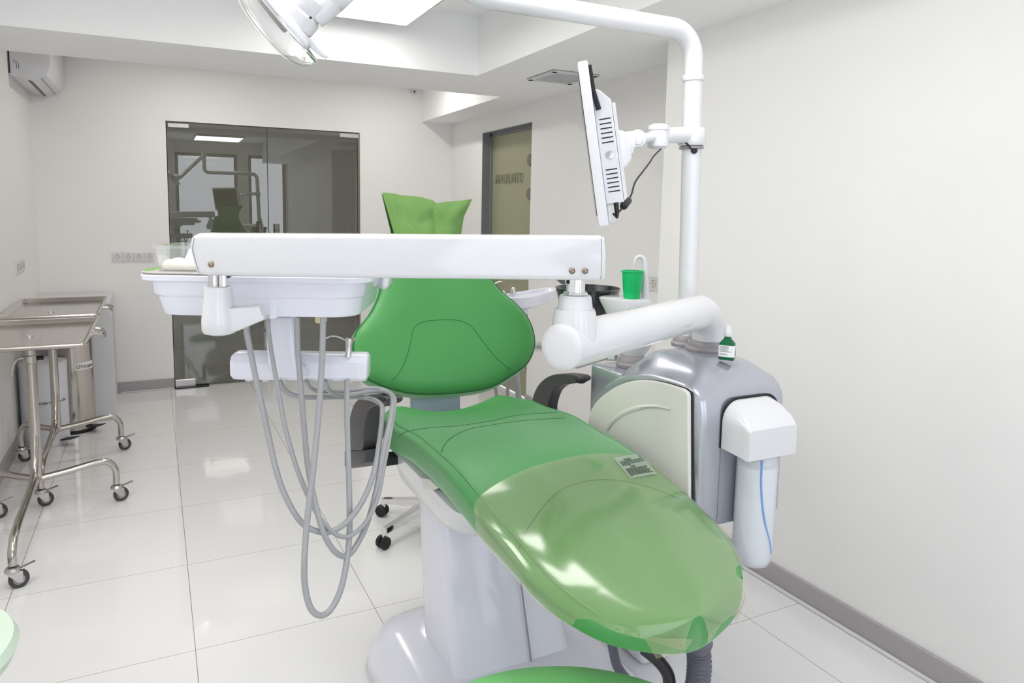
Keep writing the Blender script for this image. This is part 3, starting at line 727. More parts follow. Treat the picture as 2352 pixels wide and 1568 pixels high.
# headrest, hidden in its paper cover
hr = [onp(x, y, BP+Vector((0, 0.05, 0)), BN) for x, y in ((930, 580), (915, 530), (935, 505), (1020, 505), (1038, 530), (1030, 580))]
obj('headrest', B().pad(crom(hr, 5, True), BN, [(1, -0.004), (0.95, 0.012), (0.6, 0.02), (0.02, 0.022)], [(1, 0.01), (0.95, 0.03), (0.02, 0.04)]), M['green'], ch)
# paper cover: folded crepe bag over the headrest
def cover():
    b = B(); N = BN; P0 = BP+Vector((0, 0.05, 0))
    nU, nV = 40, 22
    def edge(y):  # left / right px of the bag for pixel row y
        return interp(y, [(443, 877), (470, 884), (510, 895), (540, 903), (600, 915)]), interp(y, [(443, 1083), (459, 1083), (470, 1078), (500, 1063), (540, 1055), (600, 1040)])
    def top(u):   # px y of the upper edge
        return interp(u, [(0, 443), (0.15, 447), (0.44, 455), (0.55, 460), (0.60, 468), (0.75, 464), (1.0, 459)])
    for side in (1, -1):
        rows = []
        for j in range(nV+1):
            v = j/nV; row = []
            for i in range(nU+1):
                u = i/nU; y = top(u)*(1-v)+600*v; xl, xr = edge(y); x = xl+(xr-xl)*u
                bulge = math.sin(math.pi*u)**0.6*(0.012+0.03*v)
                ul = 0.10+0.26*v
                bulge += 0.026*min(1, u/ul)
                bulge += 0.016*min(1, (1-u)/(0.06+0.16*v))
                bulge *= min(1, 0.10+v*1.5)
                vt = 0.30+0.22*abs(((u*2.4+0.15) % 1)-0.5)*2
                fold = 0.020*math.sin(math.pi*min(1, v/vt))*math.sin(math.pi*u)**0.5
                fold -= 0.010*math.exp(-abs((u-0.565)/0.018))*min(1, v*4)*(1-0.5*v)
                fold += 0.003*math.sin(u*21+v*7)*(1-v)
                back_x = 8*math.sin(math.pi*u) if side < 0 else 0
                p = onp(x, y + (2 if side < 0 else 0), P0, N)
                off = (bulge+fold+0.002) if side > 0 else -(bulge*1.1+0.02*math.sin(math.pi*u)+0.002)
                row.append(b.bm.verts.new(p+N*off))
            rows.append(row)
        for j in range(nV):
            for i in range(nU): b.bm.faces.new((rows[j][i], rows[j][i+1], rows[j+1][i+1], rows[j+1][i]))
    bmesh.ops.remove_doubles(b.bm, verts=b.bm.verts, dist=0.0035)
    return b
tag(obj('headrest_cover', cover(), M['crepe'], None, 80), 'crumpled green crepe paper bag pulled over the headrest of the chair', 'headrest cover')

# armrests
XA = 0.545
def armrest(pts, X, th, nm='armrest', ):
    P = crom([onx(x, y, X) for x, y in pts], 3, True)
    return obj(nm, B().prism(P, (th, 0, 0), 0.012, 4, True), M['arm'], ch, 50)
a = armrest([(812, 1030), (818, 970), (828, 930), (844, 912), (864, 904), (886, 905), (902, 909), (907, 917), (900, 926), (880, 931), (866, 938), (858, 958), (853, 990), (850, 1030), (831, 1031)], XA, 0.046)
obj('end_cap', B().sphere(onx(889, 916, XA)+Vector((-0.004, -0.006, 0.0)), 0.0265, 20, (0.92, 0.9, 0.62)), M['arm'], a)
obj('armrest_base', B().prism([onx(x, y, XA) for x, y in ((808, 1031), (857, 1031), (857, 1060), (849, 1070), (816, 1074), (808, 1070))], (0.05, 0, 0), 0.008, 3, True), M['arm'], ch)
obj('armrest_bracket', B().box((XA+0.01, 1.84, 0.705), (0.68, 1.89, 0.73), 0.003, 1), M['black'], ch)
XB = 1.195
a = armrest([(1232, 935), (1234, 913), (1241, 893), (1251, 878), (1265, 866), (1282, 859), (1302, 857), (1324, 858), (1340, 861), (1347, 868), (1341, 876), (1322, 880), (1303, 882), (1291, 888), (1281, 898), (1275, 912), (1270, 932), (1268, 965), (1250, 975), (1234, 965)], XB, 0.040)
obj('end_cap', B().sphere(onx(1333, 869, XB)+Vector((-0.004, -0.008, 0)), 0.021, 20, (0.95, 1.0, 0.65)), M['dark'], a)
obj('armrest_bracket', B().box((1.06, 1.86, 0.725), (1.20, 1.90, 0.75), 0.003, 1), M['black'], ch)
# shell under the seat
def hull(z, x0, x1, y0, y1, r): return rrect(Vector((0, 0, z)), (1, 0, 0), (0, 1, 0), x0, x1, y0, y1, r)
b = B().loft([hull(0.602, 0.74, 1.00, 1.60, 1.84, 0.10), hull(0.606, 0.70, 1.03, 1.55, 1.88, 0.12), hull(0.625, 0.655, 1.07, 1.48, 1.93, 0.14), hull(0.66, 0.622, 1.09, 1.40, 1.97, 0.14), hull(0.71, 0.612, 1.10, 1.36, 1.98, 0.12), hull(0.735, 0.612, 1.10, 1.35, 1.985, 0.10), hull(0.745, 0.63, 1.09, 1.37, 1.96, 0.10)])
obj('seat_shell', b, M['white'], ch, 50)
pts = [onx(x, y, 0.613) for x, y in ((968, 1096), (975, 1120), (998, 1125), (1010, 1120), (990, 1100))]
obj('shell_panel', B().prism(pts, (-0.003, 0, 0), 0.001, 1), M['panel'], ch)
# slanting lift column
def cring(z, x0, x1, y0, y1, r=0.03): return rrect(Vector((0, 0, z)), (1, 0, 0), (0, 1, 0), x0, x1, y0, y1, r, 4)
b = B().loft([cring(0.14, 0.70, 1.075, 1.60, 1.86), cring(0.40, 0.705, 1.05, 1.70, 1.92), cring(0.66, 0.71, 1.03, 1.785, 1.96)])
obj('lift_column', b, M['lilac'], ch, 30)
obj('column_groove', B().box((0.93, -0.002, 0), (0.934, 0.0, 0.52), 0, 1, Matrix.Translation((0, 1.603, 0.16))@Matrix.Rotation(R(-19.5), 4, 'X')), M['gask'], ch)
# floor base
b = B().loft([hull(0.0, 0.555, 1.24, 1.30, 2.05, 0.12), hull(0.02, 0.545, 1.25, 1.285, 2.065, 0.13), hull(0.08, 0.555, 1.235, 1.30, 2.055, 0.14), hull(0.13, 0.58, 1.20, 1.34, 2.035, 0.13), hull(0.155, 0.62, 1.16, 1.39, 2.00, 0.11), hull(0.162, 0.70, 1.10, 1.46, 1.93, 0.08)])
obj('base', b, M['lilac'], ch, 50)
b = B().loft([[Vector((1.36, 1.62, 0))+Vector((math.cos(a)*r_*1.25, math.sin(a)*r_, z)) for a in [2*math.pi*k/40 for k in range(40)]] for r_, z in ((0.17, 0), (0.172, 0.03), (0.16, 0.07), (0.12, 0.095), (0.001, 0.10))])
obj('junction_box', b, M['whitem'], ch, 50)
def corr(pts, r, name, m, parent, amp=0.14, pitch=0.007):
    P = crom([Vector(p) for p in pts], 30); L = 0; out = [P[0]]; rr = [r]
    for p, q in zip(P, P[1:]):
        L += (q-p).length; out.append(q); rr.append(r*(1+amp*math.sin(2*math.pi*L/pitch)))
    return obj(name, B().tube(out, rr, 16), m, parent, 180)
corr([(1.19, 1.45, 0.66), (1.12, 1.33, 0.60), D(1598, 1440, 1.58), D(1603, 1485, 1.60), D(1606, 1530, 1.60), D(1596, 1600, 1.60), D(1560, 1700, 1.62)], 0.027, 'suction_hose', M['corr'], ch, 0.06, 0.0095)
corr([D(1402, 1460, 1.75), D(1408, 1490, 1.75), D(1418, 1530, 1.76), D(1440, 1560, 1.78)], 0.012, 'supply_hose', M['corr'], ch, 0.06, 0.007)
obj('supply_hose', B().tube([D(1480, 1490, 1.62), D(1515, 1520, 1.62), D(1536, 1555, 1.62), D(1532, 1600, 1.62), D(1500, 1660, 1.64)], 0.015, 12, smooth=6), M['dark'], ch)

# stools
def stool(cx, cy, zs, a, bx, m, label, base=True, yaw=0.0):
    g = thing('stool', label, 'stool', (cx, cy, 0))
    U = Vector((math.cos(yaw), math.sin(yaw), 0)); W = Vector((-U.y, U.x, 0))
    def ell(z, s): return [Vector((cx, cy, z))+U*math.cos(t)*a*s+W*math.sin(t)*bx*s for t in [2*math.pi*k/56 for k in range(56)]]
    obj('seat', B().loft([ell(zs-0.075, 0.01), ell(zs-0.075, 0.85), ell(zs-0.06, 0.97), ell(zs-0.03, 1.0), ell(zs-0.01, 0.97), ell(zs-0.001, 0.9), ell(zs, 0.7), ell(zs-0.004, 0.01)]), m, g, 60)
    obj('gas_lift', B().tube([(cx, cy, 0.09), (cx, cy, zs-0.0755)], 0.022, 16), M['chrome'], g)
    return g
st2 = stool(1.10, 2.83, 0.52, 0.205, 0.20, M['lgreen'], 'light green stool with chrome five-star base behind the dental chair')
e_ = [(0.93, 3.03), (0.84, 2.72), (1.10, 2.52), (1.39, 2.74), (1.29, 3.06)]
for ex, ey in e_:
    d = Vector((ex-1.10, ey-2.83, 0)).normalized(); n_ = Vector((-d.y, d.x, 0)); e = Vector((ex, ey, 0)); c_ = Vector((1.10, 2.83, 0))
    obj('leg', B().loft([[c_+n_*s1*0.030+UZ*z for s1, z in ((-1, 0.10), (1, 0.10), (0.8, 0.135), (-0.8, 0.135))], [e-d*0.01+n_*s1*0.015+UZ*z for s1, z in ((-1, 0.066), (1, 0.066), (0.8, 0.088), (-0.8, 0.088))]]), M['chrome'], st2)
    obj('leg_end', B().tube([e-d*0.006+UZ*0.045, e-d*0.006+UZ*0.088], 0.012, 12), M['chrome'], st2)
    for q in (-1, 1):
        obj('castor', B().lathe([(0.001, -0.010), (0.022, -0.010), (0.027, -0.006), (0.027, 0.006), (0.022, 0.010), (0.001, 0.010)], (e.x+n_.x*q*0.014, e.y+n_.y*q*0.014, 0.0275), n_, 24), M['black'], st2)
stool(0.655, 0.982, 0.512, 0.268, 0.175, M['lgreen'], 'light green stool seat at the bottom edge, in front of the leg rest', yaw=-0.42)

# ------------------------------------------------------------------ silver water unit beside the chair
cab = thing('water_unit', 'silver rounded water unit with warm white side panel beside the chair', 'dental unit', (1.31, 1.45, 0))
PA = [(1.70, 0.67), (1.70, 0.85), (1.662, 0.905), (1.60, 0.955), (1.53, 0.99), (1.45, 1.010), (1.37, 1.018), (1.30, 1.018), (1.262, 1.008), (1.240, 0.98), (1.235, 0.93), (1.235, 0.67)]
PB = [(1.72, 0.67), (1.72, 0.86), (1.69, 0.925), (1.64, 0.97), (1.58, 1.015), (1.50, 1.060), (1.42, 1.064), (1.34, 1.062), (1.285, 1.045), (1.250, 1.01), (1.235, 0.95), (1.235, 0.67)]
def cprof(x, t, ins=0.0):
    P = [Vector((x, a[0]*(1-t)+c_[0]*t, a[1]*(1-t)+c_[1]*t)) for a, c_ in zip(PA, PB)]
    P = [P[0]]+crom(P[1:-1], 5)+[P[-1]]; c = sum(P, Vector())/len(P)
    out = []
    for p in P:
        d = (p-c); d.x = 0; q = p-d.normalized()*ins; q.z = max(q.z, 0.67); out.append(q)
    return out
st_ = [(1.166, 0, 0.035), (1.1665, 0, 0.020), (1.171, 0.0, 0.006), (1.178, 0, 0), (1.195, 0.12, 0), (1.215, 0.45, 0), (1.235, 0.8, 0), (1.26, 1, 0), (1.33, 1, 0), (1.385, 1, 0), (1.405, 0.85, 0), (1.422, 0.5, 0), (1.440, 0.3, 0.002), (1.450, 0.12, 0.008), (1.457, 0, 0.020), (1.459, 0, 0.04)]
obj('body', B().loft([cprof(*q) for q in st_]), M['silver'], cab, 50)
P = crom([onx(x, y, 1.162) for x, y in ((1357, 975), (1361, 948), (1378, 920), (1402, 899), (1432, 882), (1465, 873), (1500, 872), (1540, 880))], 4)+[onx(x, y, 1.162) for x, y in ((1578, 892), (1588, 900), (1590, 910), (1590, 1215), (1357, 1215))]
P = [Vector((p.x, p.y, max(p.z, 0.69))) for p in P]
obj('shadow_gap', B().prism(P, (0.004, 0, 0)), M['black'], cab)
c = sum(P, Vector())/len(P)
P2 = [c+(p-c)*0.992 for p in P]
panel = obj('side_panel', B().prism([p+Vector((-0.012, 0, 0)) for p in P2], (0.0125, 0, 0), 0.004, 3), M['panel'], cab)
sw_o = crom([onx(x, y, 1.15) for x, y in ((1396, 988), (1408, 962), (1432, 942), (1468, 930), (1505, 929), (1541, 939))], 6)
sw_i = crom([onx(x, y, 1.15) for x, y in ((1396, 988), (1414, 968), (1440, 951), (1472, 941), (1505, 936), (1541, 939))], 6)
b = B(); rows = [[b.bm.verts.new(p) for p in sw_o], [b.bm.verts.new((p+q)/2+Vector((-0.006, 0, 0))) for p, q in zip(sw_o, sw_i)], [b.bm.verts.new(p+Vector((-0.001, 0, 0))) for p in sw_i]]
for i in range(2):
    for j in range(len(rows[0])-1):
        b.bm.faces.new((rows[i][j], rows[i][j+1], rows[i+1][j+1], rows[i+1][j]))
obj('grip_ridge', b, M['panel'], panel, 80)
# rear block carrying the cuspidor, support foot to the floor under the seat
obj('rear_block', B().box((1.235, 1.60, 0.67), (1.42, 1.80, 0.962), 0.012, 3), M['silver'], cab)
obj('front_seam', B().box((1.236, 1.233, 0.68), (1.238, 1.236, 0.87)), M['gask'], cab)
obj('foot', B().box((1.26, 1.52, 0.101), (1.38, 1.66, 0.672), 0.02, 3), M['whitem'], cab)
# bottle cover
def cv(Y, x0, x1, z0, z1, r):
    P = [Vector((x0, Y, z0)), Vector((x0, Y, z1-r))]
    for k in range(1, 8): a = math.pi-math.pi/2*k/8; P.append(Vector((x0+r+r*math.cos(a), Y, z1-r+r*math.sin(a))))
    P += [Vector((x0+r, Y, z1)), Vector((x1-r, Y, z1))]
    for k in range(1, 8): a = math.pi/2-math.pi/2*k/8; P.append(Vector((x1-r+r*math.cos(a), Y, z1-r+r*math.sin(a))))
    P += [Vector((x1, Y, z1-r)), Vector((x1, Y, z0))]
    return P
obj('cover_gap', B().loft([cv(1.234, 1.231, 1.424, 0.868, 0.990, 0.05), cv(1.232, 1.231, 1.424, 0.868, 0.990, 0.05)]), M['black'], cab)
obj('bottle_cover', B().loft([cv(1.2315, 1.234, 1.420, 0.868, 0.984, 0.05), cv(1.20, 1.234, 1.414, 0.866, 0.974, 0.040), cv(1.165, 1.233, 1.400, 0.864, 0.954, 0.020), cv(1.148, 1.232, 1.390, 0.862, 0.940, 0.010), cv(1.143, 1.235, 1.386, 0.863, 0.935, 0.008), cv(1.1425, 1.25, 1.37, 0.87, 0.925, 0.006)]), M['white'], cab, 40)
bc = ony(1734, 1150, 1.190); bx, by = bc.x, 1.190
obj('water_bottle', B().lathe([(0.028, 0.868), (0.036, 0.866), (0.0445, 0.855), (0.0475, 0.842), (0.0475, 0.63), (0.0465, 0.600), (0.040, 0.584), (0.025, 0.578), (0.001, 0.577)], (bx, by, 0), n=40), M['bottle'], cab, 50)
wb = [o for o in bpy.data.objects if o.name == 'water_bottle'][0]
obj('water', B().lathe([(0.001, 0.832), (0.0455, 0.832), (0.0455, 0.63), (0.044, 0.602), (0.036, 0.588), (0.001, 0.583)], (bx, by, 0), n=36), M['cap'], wb, 50)
bf = Vector((bx, by, 0)).normalized(); br = Vector((bf.y, -bf.x, 0))
obj('intake_tube', B().tube([Vector((bx, by, z))+br*dx-bf*math.sqrt(0.0462**2-dx*dx) for dx, z in ((0.010, 0.855), (0.011, 0.80), (0.016, 0.75), (0.025, 0.70), (0.038, 0.65), (0.042, 0.62))], 0.0028, 8, smooth=6), M['tube_blue'], wb)

def gasket(x, y, z, r, root):
    obj('gasket', B().lathe([(r+0.016, 0.0), (r+0.018, 0.010), (r+0.012, 0.016), (r+0.012, 0.024), (r+0.008, 0.030), (r, 0.032)], (x, y, z), n=36), M['gask'], root)

# ------------------------------------------------------------------ instrument arm: swing tube + long parallel arm
TX, TY, TZA = 1.372, 1.435, 1.176
e0 = D(1290, 795, 1.327); e0.z = TZA
arm = thing('equipment_boom', 'thick white swing tube and long white arm across the chair', 'equipment boom', (TX, TY, 1.06))
gasket(TX, TY, 1.060, 0.045, arm)
d_ = Vector((e0.x-TX, e0.y-TY, 0)).normalized()
P = [Vector((TX, TY, 1.064))]
rb = 0.085
for k in range(13):
    a = math.pi/2*k/12; P.append(Vector((TX, TY, TZA-rb))+d_*(rb-rb*math.cos(a))+UZ*rb*math.sin(a))
P.append(e0)
obj('swing_tube', B().tube(P, 0.045, 40), M['white'], arm, 60)
obj('end_cap', B().lathe([(0.0452, -0.004), (0.0455, 0.0005), (0.043, 0.005), (0.03, 0.0085), (0.001, 0.010)], e0, d_, 40), M['whitem'], arm, 60)
s_ = e0-d_*0.035
obj('lower_clip', B().box((-0.06, -0.014, -0.047), (0.06, 0.014, -0.043), 0.002, 1, Matrix.Translation(e0-d_*0.10)@Matrix.Rotation(math.atan2(d_.y, d_.x), 4, 'Z')), M['gask'], arm)
cc = e0-d_*0.044; cc.z = TZA
zt1 = V(1320, 676, 1.35).z
obj('joint_housing', B().lathe([(0.0445, 0.0), (0.0435, 0.045), (0.041, 0.062), (0.0385, 0.070), (0.0345, 0.0705), (0.0315, zt1-TZA-0.004), (0.029, zt1-TZA), (0.001, zt1-TZA)], cc, n=40), M['white'], arm, 40)
obj('joint_ring', B().lathe([(0.023, zt1-TZA), (0.0245, zt1-TZA+0.002), (0.0225, zt1-TZA+0.006), (0.018, zt1-TZA+0.007)], cc, n=32), M['chrome'], arm)
za0 = V(1325, 641, 1.35).z; za1 = V(1325, 541, 1.35).z
obj('joint_pin', B().tube([(cc.x, cc.y, zt1), (cc.x, cc.y, za0+0.03)], 0.0185, 28), M['chrome'], arm)
lp = V(500, 640, 1.36); 
AP = Vector((cc.x, cc.y, 0)); AN = Vector(((lp-cc).y, -(lp-cc).x, 0)).normalized()
if AN.dot(HF) < 0: AN = -AN
AO = AP-AN*0.034            # front face of the long arm
def AF(x, y): return onp(x, y, AO, AN)
P = crom([AF(x, y) for x, y in ((447, 622), (437, 585), (435, 556), (441, 542), (455, 535.5))], 4)+[AF(x, y) for x, y in ((700, 537), (1000, 539), (1378, 541))]+[AF(1390, 546), AF(1393.5, 590), AF(1391, 640), AF(1382, 645), AF(1000, 641), AF(700, 637.5), AF(478, 633.5), AF(455, 631)]
la = obj('long_arm', B().prism(P, AN*0.068, 0.015, 5), M['white'], arm, 40)
for x, y in ((485, 607), (1314, 622), (1344, 622)):
    obj('screw', B().sphere(AF(x, y), 0.0062, 14, (1, 1, 1)), M['brass'], arm)
obj('end_seam', B().tube([AF(1381, 545)-AN*0.0002, AF(1382.5, 590)-AN*0.0002, AF(1380, 641)-AN*0.0002], 0.0006, 6), M['gask'], arm)
obj('end_seam', B().tube([AF(446, 545)-AN*0.0002, AF(441, 572)-AN*0.0002, AF(457, 627)-AN*0.0002], 0.0006, 6), M['gask'], arm)
obj('arm_link', B().prism([AF(x, y)+AN*0.02 for x, y in ((1270, 640), (1300, 640), (1301, 655), (1292, 655), (1284, 648))], AN*0.02), M['arm'], arm)

# ------------------------------------------------------------------ instrument table (delivery head)
dh = thing('instrument_table', 'white instrument table with hanging grey hoses below the arm, at left', 'instrument table', D(590, 735, 1.5))
# hanging bracket under the left end
lc = AP + (Vector((lp.x, lp.y, 0))-AP); lc = onp(501, 640, AP, AN)
lx, ly = lc.x, lc.y
z_a = V(500, 630, 1.36).z; z_b = V(500, 657, 1.36).z; z_c = V(500, 768, 1.36).z
obj('hanger_pin', B().tube([(lx-0.0085*_r0[0], ly-0.0085*_r0[1], z_b-0.01), (lx-0.0085*_r0[0], ly-0.0085*_r0[1], z_a+0.02)], 0.0105, 20), M['brush'], dh)
obj('hanger_pin', B().tube([(lx+0.010*_r0[0], ly+0.010*_r0[1], z_b-0.01), (lx+0.010*_r0[0], ly+0.010*_r0[1], z_a+0.02)], 0.0085, 20), M['chrome'], dh)
obj('hanger_link', B().prism([onp(x, y, Vector((lx, ly, 0)), HF) for x, y in ((512, 628), (537, 630), (525, 638), (519, 641))], HF*0.01), M['arm'], dh)
obj('hanger', B().lathe([(0.001, z_c+0.0), (0.020, z_c+0.0005), (0.030, z_c+0.004), (0.0335, z_c+0.010), (0.0335, z_c+0.03), (0.0265, z_b-0.014), (0.0262, z_b-0.001), (0.0245, z_b), (0.001, z_b)], (lx, ly, 0), n=40), M['white'], dh, 40)
Pl = Vector((lx, ly, 0))
P = [onp(x, y, Pl, HF) for x, y in ((508, 706), (560, 704), (600, 700), (603, 706), (608, 721), (613, 724), (612, 732), (590, 741), (555, 756), (520, 767), (508, 769))]
obj('hanger_arm', B().prism([p-HF*0.018 for p in P], HF*0.045, 0.006, 3), M['white'], dh, 40)
# tray body: rounded box stepping inwards
TD = 1.425
o = HF*TD; o.z = 0
def tz(y): return V(560, y, TD).z
def tu(x, y=680): return (V(x, y, TD)-o).dot(HR)
def tr(z, xa, xb, v0, v1, r): return rrect(o+UZ*z, HR, HF, tu(xa), tu(xb), v0, v1, r, 6)
obj('top_rim', B().loft([tr(tz(649), 310, 846, 0.0, 0.37, 0.05), tr(tz(647), 306, 849, -0.003, 0.373, 0.052), tr(tz(636), 304, 850, -0.004, 0.374, 0.053), tr(tz(634.5), 306, 848, -0.002, 0.372, 0.052), tr(tz(634), 312, 842, 0.004, 0.366, 0.048)]), M['lilac'], dh, 40)
obj('body', B().loft([tr(tz(731), 350, 806, 0.03, 0.33, 0.05), tr(tz(729), 343, 812, 0.022, 0.338, 0.055), tr(tz(722), 340, 815, 0.018, 0.342, 0.058), tr(tz(686), 334, 821, 0.012, 0.348, 0.055), tr(tz(683), 329, 826, 0.008, 0.352, 0.055), tr(tz(679), 327, 828, 0.006, 0.354, 0.055), tr(tz(649.5), 324, 831, 0.004, 0.356, 0.055)]), M['lilac'], dh, 35)
obj('body_block', B().prism([o+HR*tu(x)+UZ*tz(y)+HF*0.012 for x, y in ((610, 684), (632, 684), (631, 728), (626, 734), (612, 734), (609, 728))], HF*0.1, 0.004, 2), M['lilac'], dh)
obj('mat', B().loft([tr(tz(634), 308, 846, 0.002, 0.368, 0.05), tr(tz(630), 305, 849, -0.001, 0.371, 0.052), tr(tz(628), 308, 846, 0.002, 0.368, 0.05), tr(tz(628.5), 325, 830, 0.02, 0.35, 0.04)]), M['mat'], dh, 40)
obj('side_handle', B().box((tu(822), 0.30, tz(700)), (tu(846), 0.42, tz(655)), 0.012, 3, Matrix(((HR.x, HF.x, 0, o.x), (HR.y, HF.y, 0, o.y), (0, 0, 1, 0), (0, 0, 0, 1)))), M['lilac'], dh)
obj('drain_cup', B().lathe([(0.001, -0.022), (0.011, -0.022), (0.0135, -0.018), (0.0135, 0.0), (0.001, 0.0)], o+HR*tu(711)+HF*0.10+UZ*tz(732), n=24), M['amber'], dh)
zp = tz(630)
pl_ = obj('instrument_plate', B().loft([rrect(o+UZ*(zp-0.001), HR, HF, tu(578), tu(742), 0.03, 0.20, 0.02), rrect(o+UZ*(zp+0.004), HR, HF, tu(572), tu(748), 0.024, 0.206, 0.022), rrect(o+UZ*(zp+0.005), HR, HF, tu(576), tu(744), 0.028, 0.202, 0.02)]), M['whitem'])
tag(pl_, 'flat white dish on the instrument table, mostly hidden behind the long arm', 'dish')
# clear tub with napkins, green paper
z0 = zp+0.002
def box_ring(xa, xb, v0, v1, z, r): return rrect(o+UZ*z, HR, HF, tu(xa), tu(xb), v0, v1, r, 5)
zt2 = z0+0.053
g = thing('plastic_tub', 'clear plastic tub with rim on the left end of the instrument table', 'tub', o+HR*tu(420)+HF*0.1+UZ*z0)
obj('body', B().loft([box_ring(345, 490, 0.03, 0.19, z0, 0.02), box_ring(342, 494, 0.026, 0.194, z0+0.02, 0.022), box_ring(337, 500, 0.02, 0.20, zt2, 0.025)], True, False), M['clear'], g, 40)
obj('rim', B().loft([box_ring(332, 505, 0.014, 0.206, zt2-0.005, 0.03), box_ring(331, 506, 0.013, 0.207, zt2+0.001, 0.03), box_ring(338, 499, 0.021, 0.199, zt2+0.0015, 0.025)], True, False), M['clear'], g, 40)
obj('bottom', B().loft([box_ring(345, 490, 0.03, 0.19, z0, 0.02), box_ring(345, 490, 0.03, 0.19, z0+0.001, 0.02)]), M['clear'], g, 40)
n1_ = obj('napkin_pack', B().loft([box_ring(374, 480, 0.11, 0.18, z0+0.0015, 0.006), box_ring(373, 481, 0.108, 0.182, z0+0.02, 0.01), box_ring(382, 479, 0.112, 0.18, z0+0.040, 0.006), box_ring(386, 477, 0.116, 0.176, z0+0.044, 0.006)]), M['cream'])
tag(n1_, 'white stack of folded napkins in the clear tub, behind the cream packet', 'napkins')
rings = []
for k, (i, zz) in enumerate(((0, 0.0), (-3, 0.007), (0, 0.015), (6, 0.019), (20, 0.021))):
    rings.append([p+Vector((0, 0, 0.003*math.sin(j*0.9))) if k > 1 else p for j, p in enumerate(box_ring(351+i, 470-i, 0.040+i*0.0004, 0.098-i*0.0004, z0+0.0015+zz, 0.015))])
tag(obj('gauze_bag', B().loft(rings), M['cream'], None, 80), 'flat cream paper packet lying in the clear tub on the instrument table', 'packet')
gp = [o+HR*tu(x)+HF*v+UZ*(zp+h) for x, v, h in ((308, 0.06, 0.0035), (316, 0.03, 0.002), (326, 0.022, 0.0005), (329, 0.03, 0.0005), (328, 0.12, 0.0005), (314, 0.13, 0.002))]
b = B(); b.bm.faces.new([b.bm.verts.new(p) for p in gp]); r_ = bmesh.ops.extrude_face_region(b.bm, geom=b.bm.faces[:]); bmesh.ops.translate(b.bm, vec=(0, 0, 0.0008), verts=[q for q in r_['geom'] if isinstance(q, bmesh.types.BMVert)])
tag(obj('paper_sheet', b, M['crepe']), 'thin green paper sheet sticking out at the left end of the instrument table', 'paper')

# neck and lower holder rail
ND = 1.545
P = crom([V(x, y, ND) for x, y in ((609, 728), (610, 780), (614, 835), (626, 858), (650, 869), (690, 870), (702, 867), (695, 858), (680, 838), (674, 780), (672, 728))], 1)
obj('neck', B().prism(P, HF*0.045, 0.012, 4), M['lilac'], dh, 50)
RD = 1.60; ro = HF*RD; ro.z = 0
def rz(y): return V(680, y, RD).z
def ru(x): return (V(x, 845, RD)-ro).dot(HR)
prof = [(0.0, rz(868)), (0.0, rz(832)), (0.012, rz(819)), (0.02, rz(816.5)), (0.055, rz(816)), (0.07, rz(826)), (0.07, rz(868)), (0.055, rz(876)), (0.012, rz(876))]
def rp(x, s=1.0, dv=0.0):
    cz = rz(846); return [ro+HR*ru(x)+HF*(0.035+(v-0.035)*s)+UZ*(cz+(z-cz)*s) for v, z in prof]
obj('holder_rail', B().loft([rp(525, 0.7), rp(526.5, 0.85), rp(531, 0.97), rp(540, 1.0), rp(830, 1.0), rp(838, 0.96), rp(841, 0.85), rp(842, 0.7)]), M['lilac'], dh, 30)
for xa, xb in ((535, 692), (697, 826)):
    obj('rail_panel', B().prism([ro+HR*ru(x)+UZ*rz(y)-HF*0.0015 for x, y in ((xa, 866), (xa+4, 834), (xb-4, 834), (xb, 866))], HF*0.003, 0.0008, 1), M['lilac'], dh)
obj('rail_split', B().box((ru(694)-0.001, -0.0015, rz(868)), (ru(694)+0.001, 0.004, rz(833)), 0, 1, Matrix(((HR.x, HF.x, 0, ro.x), (HR.y, HF.y, 0, ro.y), (0, 0, 1, 0), (0, 0, 0, 1)))), M['gask'], dh)
for x in (560, 600, 640, 703, 746, 797):
    obj('hose_socket', B().lathe([(0.009, -0.008), (0.010, 0.0), (0.001, 0.002)], ro+HR*ru(x)+HF*0.035+UZ*rz(876), n=14), M['whitem'], dh)
# air / water syringe resting in the rail
sp = D(800, 816, 1.64)
g = thing('syringe', 'slim silver syringe with thin bent nozzle standing in the lower holder rail', 'syringe', sp)
obj('body', B().tube([D(799, 820, 1.64), D(801, 800, 1.64), D(802, 785, 1.64), D(803, 777, 1.64)], [0.0075, 0.0075, 0.0095, 0.010], 16, smooth=3), M['brush'], g)
obj('button', B().tube([D(806, 781, 1.64), D(814, 778, 1.635)], 0.0045, 10), M['gask'], g)
obj('nozzle', B().tube([D(797, 784, 1.64), D(786, 777, 1.64), D(772, 772, 1.64), D(760, 772, 1.64), D(752, 775, 1.64), D(745, 779, 1.64)], 0.0018, 8, smooth=4), M['chrome'], g)
def hose(pts, r=0.0062):
    obj('hose', B().tube([D(*p) for p in pts], r, 12, smooth=8), M['hose'], dh, 60)
hose([(565, 735, 1.49), (567, 765, 1.49), (574, 800, 1.49), (590, 880, 1.48), (608, 960, 1.47), (632, 1070, 1.45), (655, 1138, 1.45), (693, 1200, 1.45), (738, 1222, 1.46), (775, 1214, 1.48), (808, 1186, 1.50), (838, 1140, 1.53), (860, 1080, 1.57), (872, 1010, 1.63), (878, 950, 1.70), (874, 928, 1.76), (850, 915, 1.83), (806, 911, 1.80), (744, 912, 1.72), (692, 911, 1.66), (658, 900, 1.64), (641, 874, 1.635)])
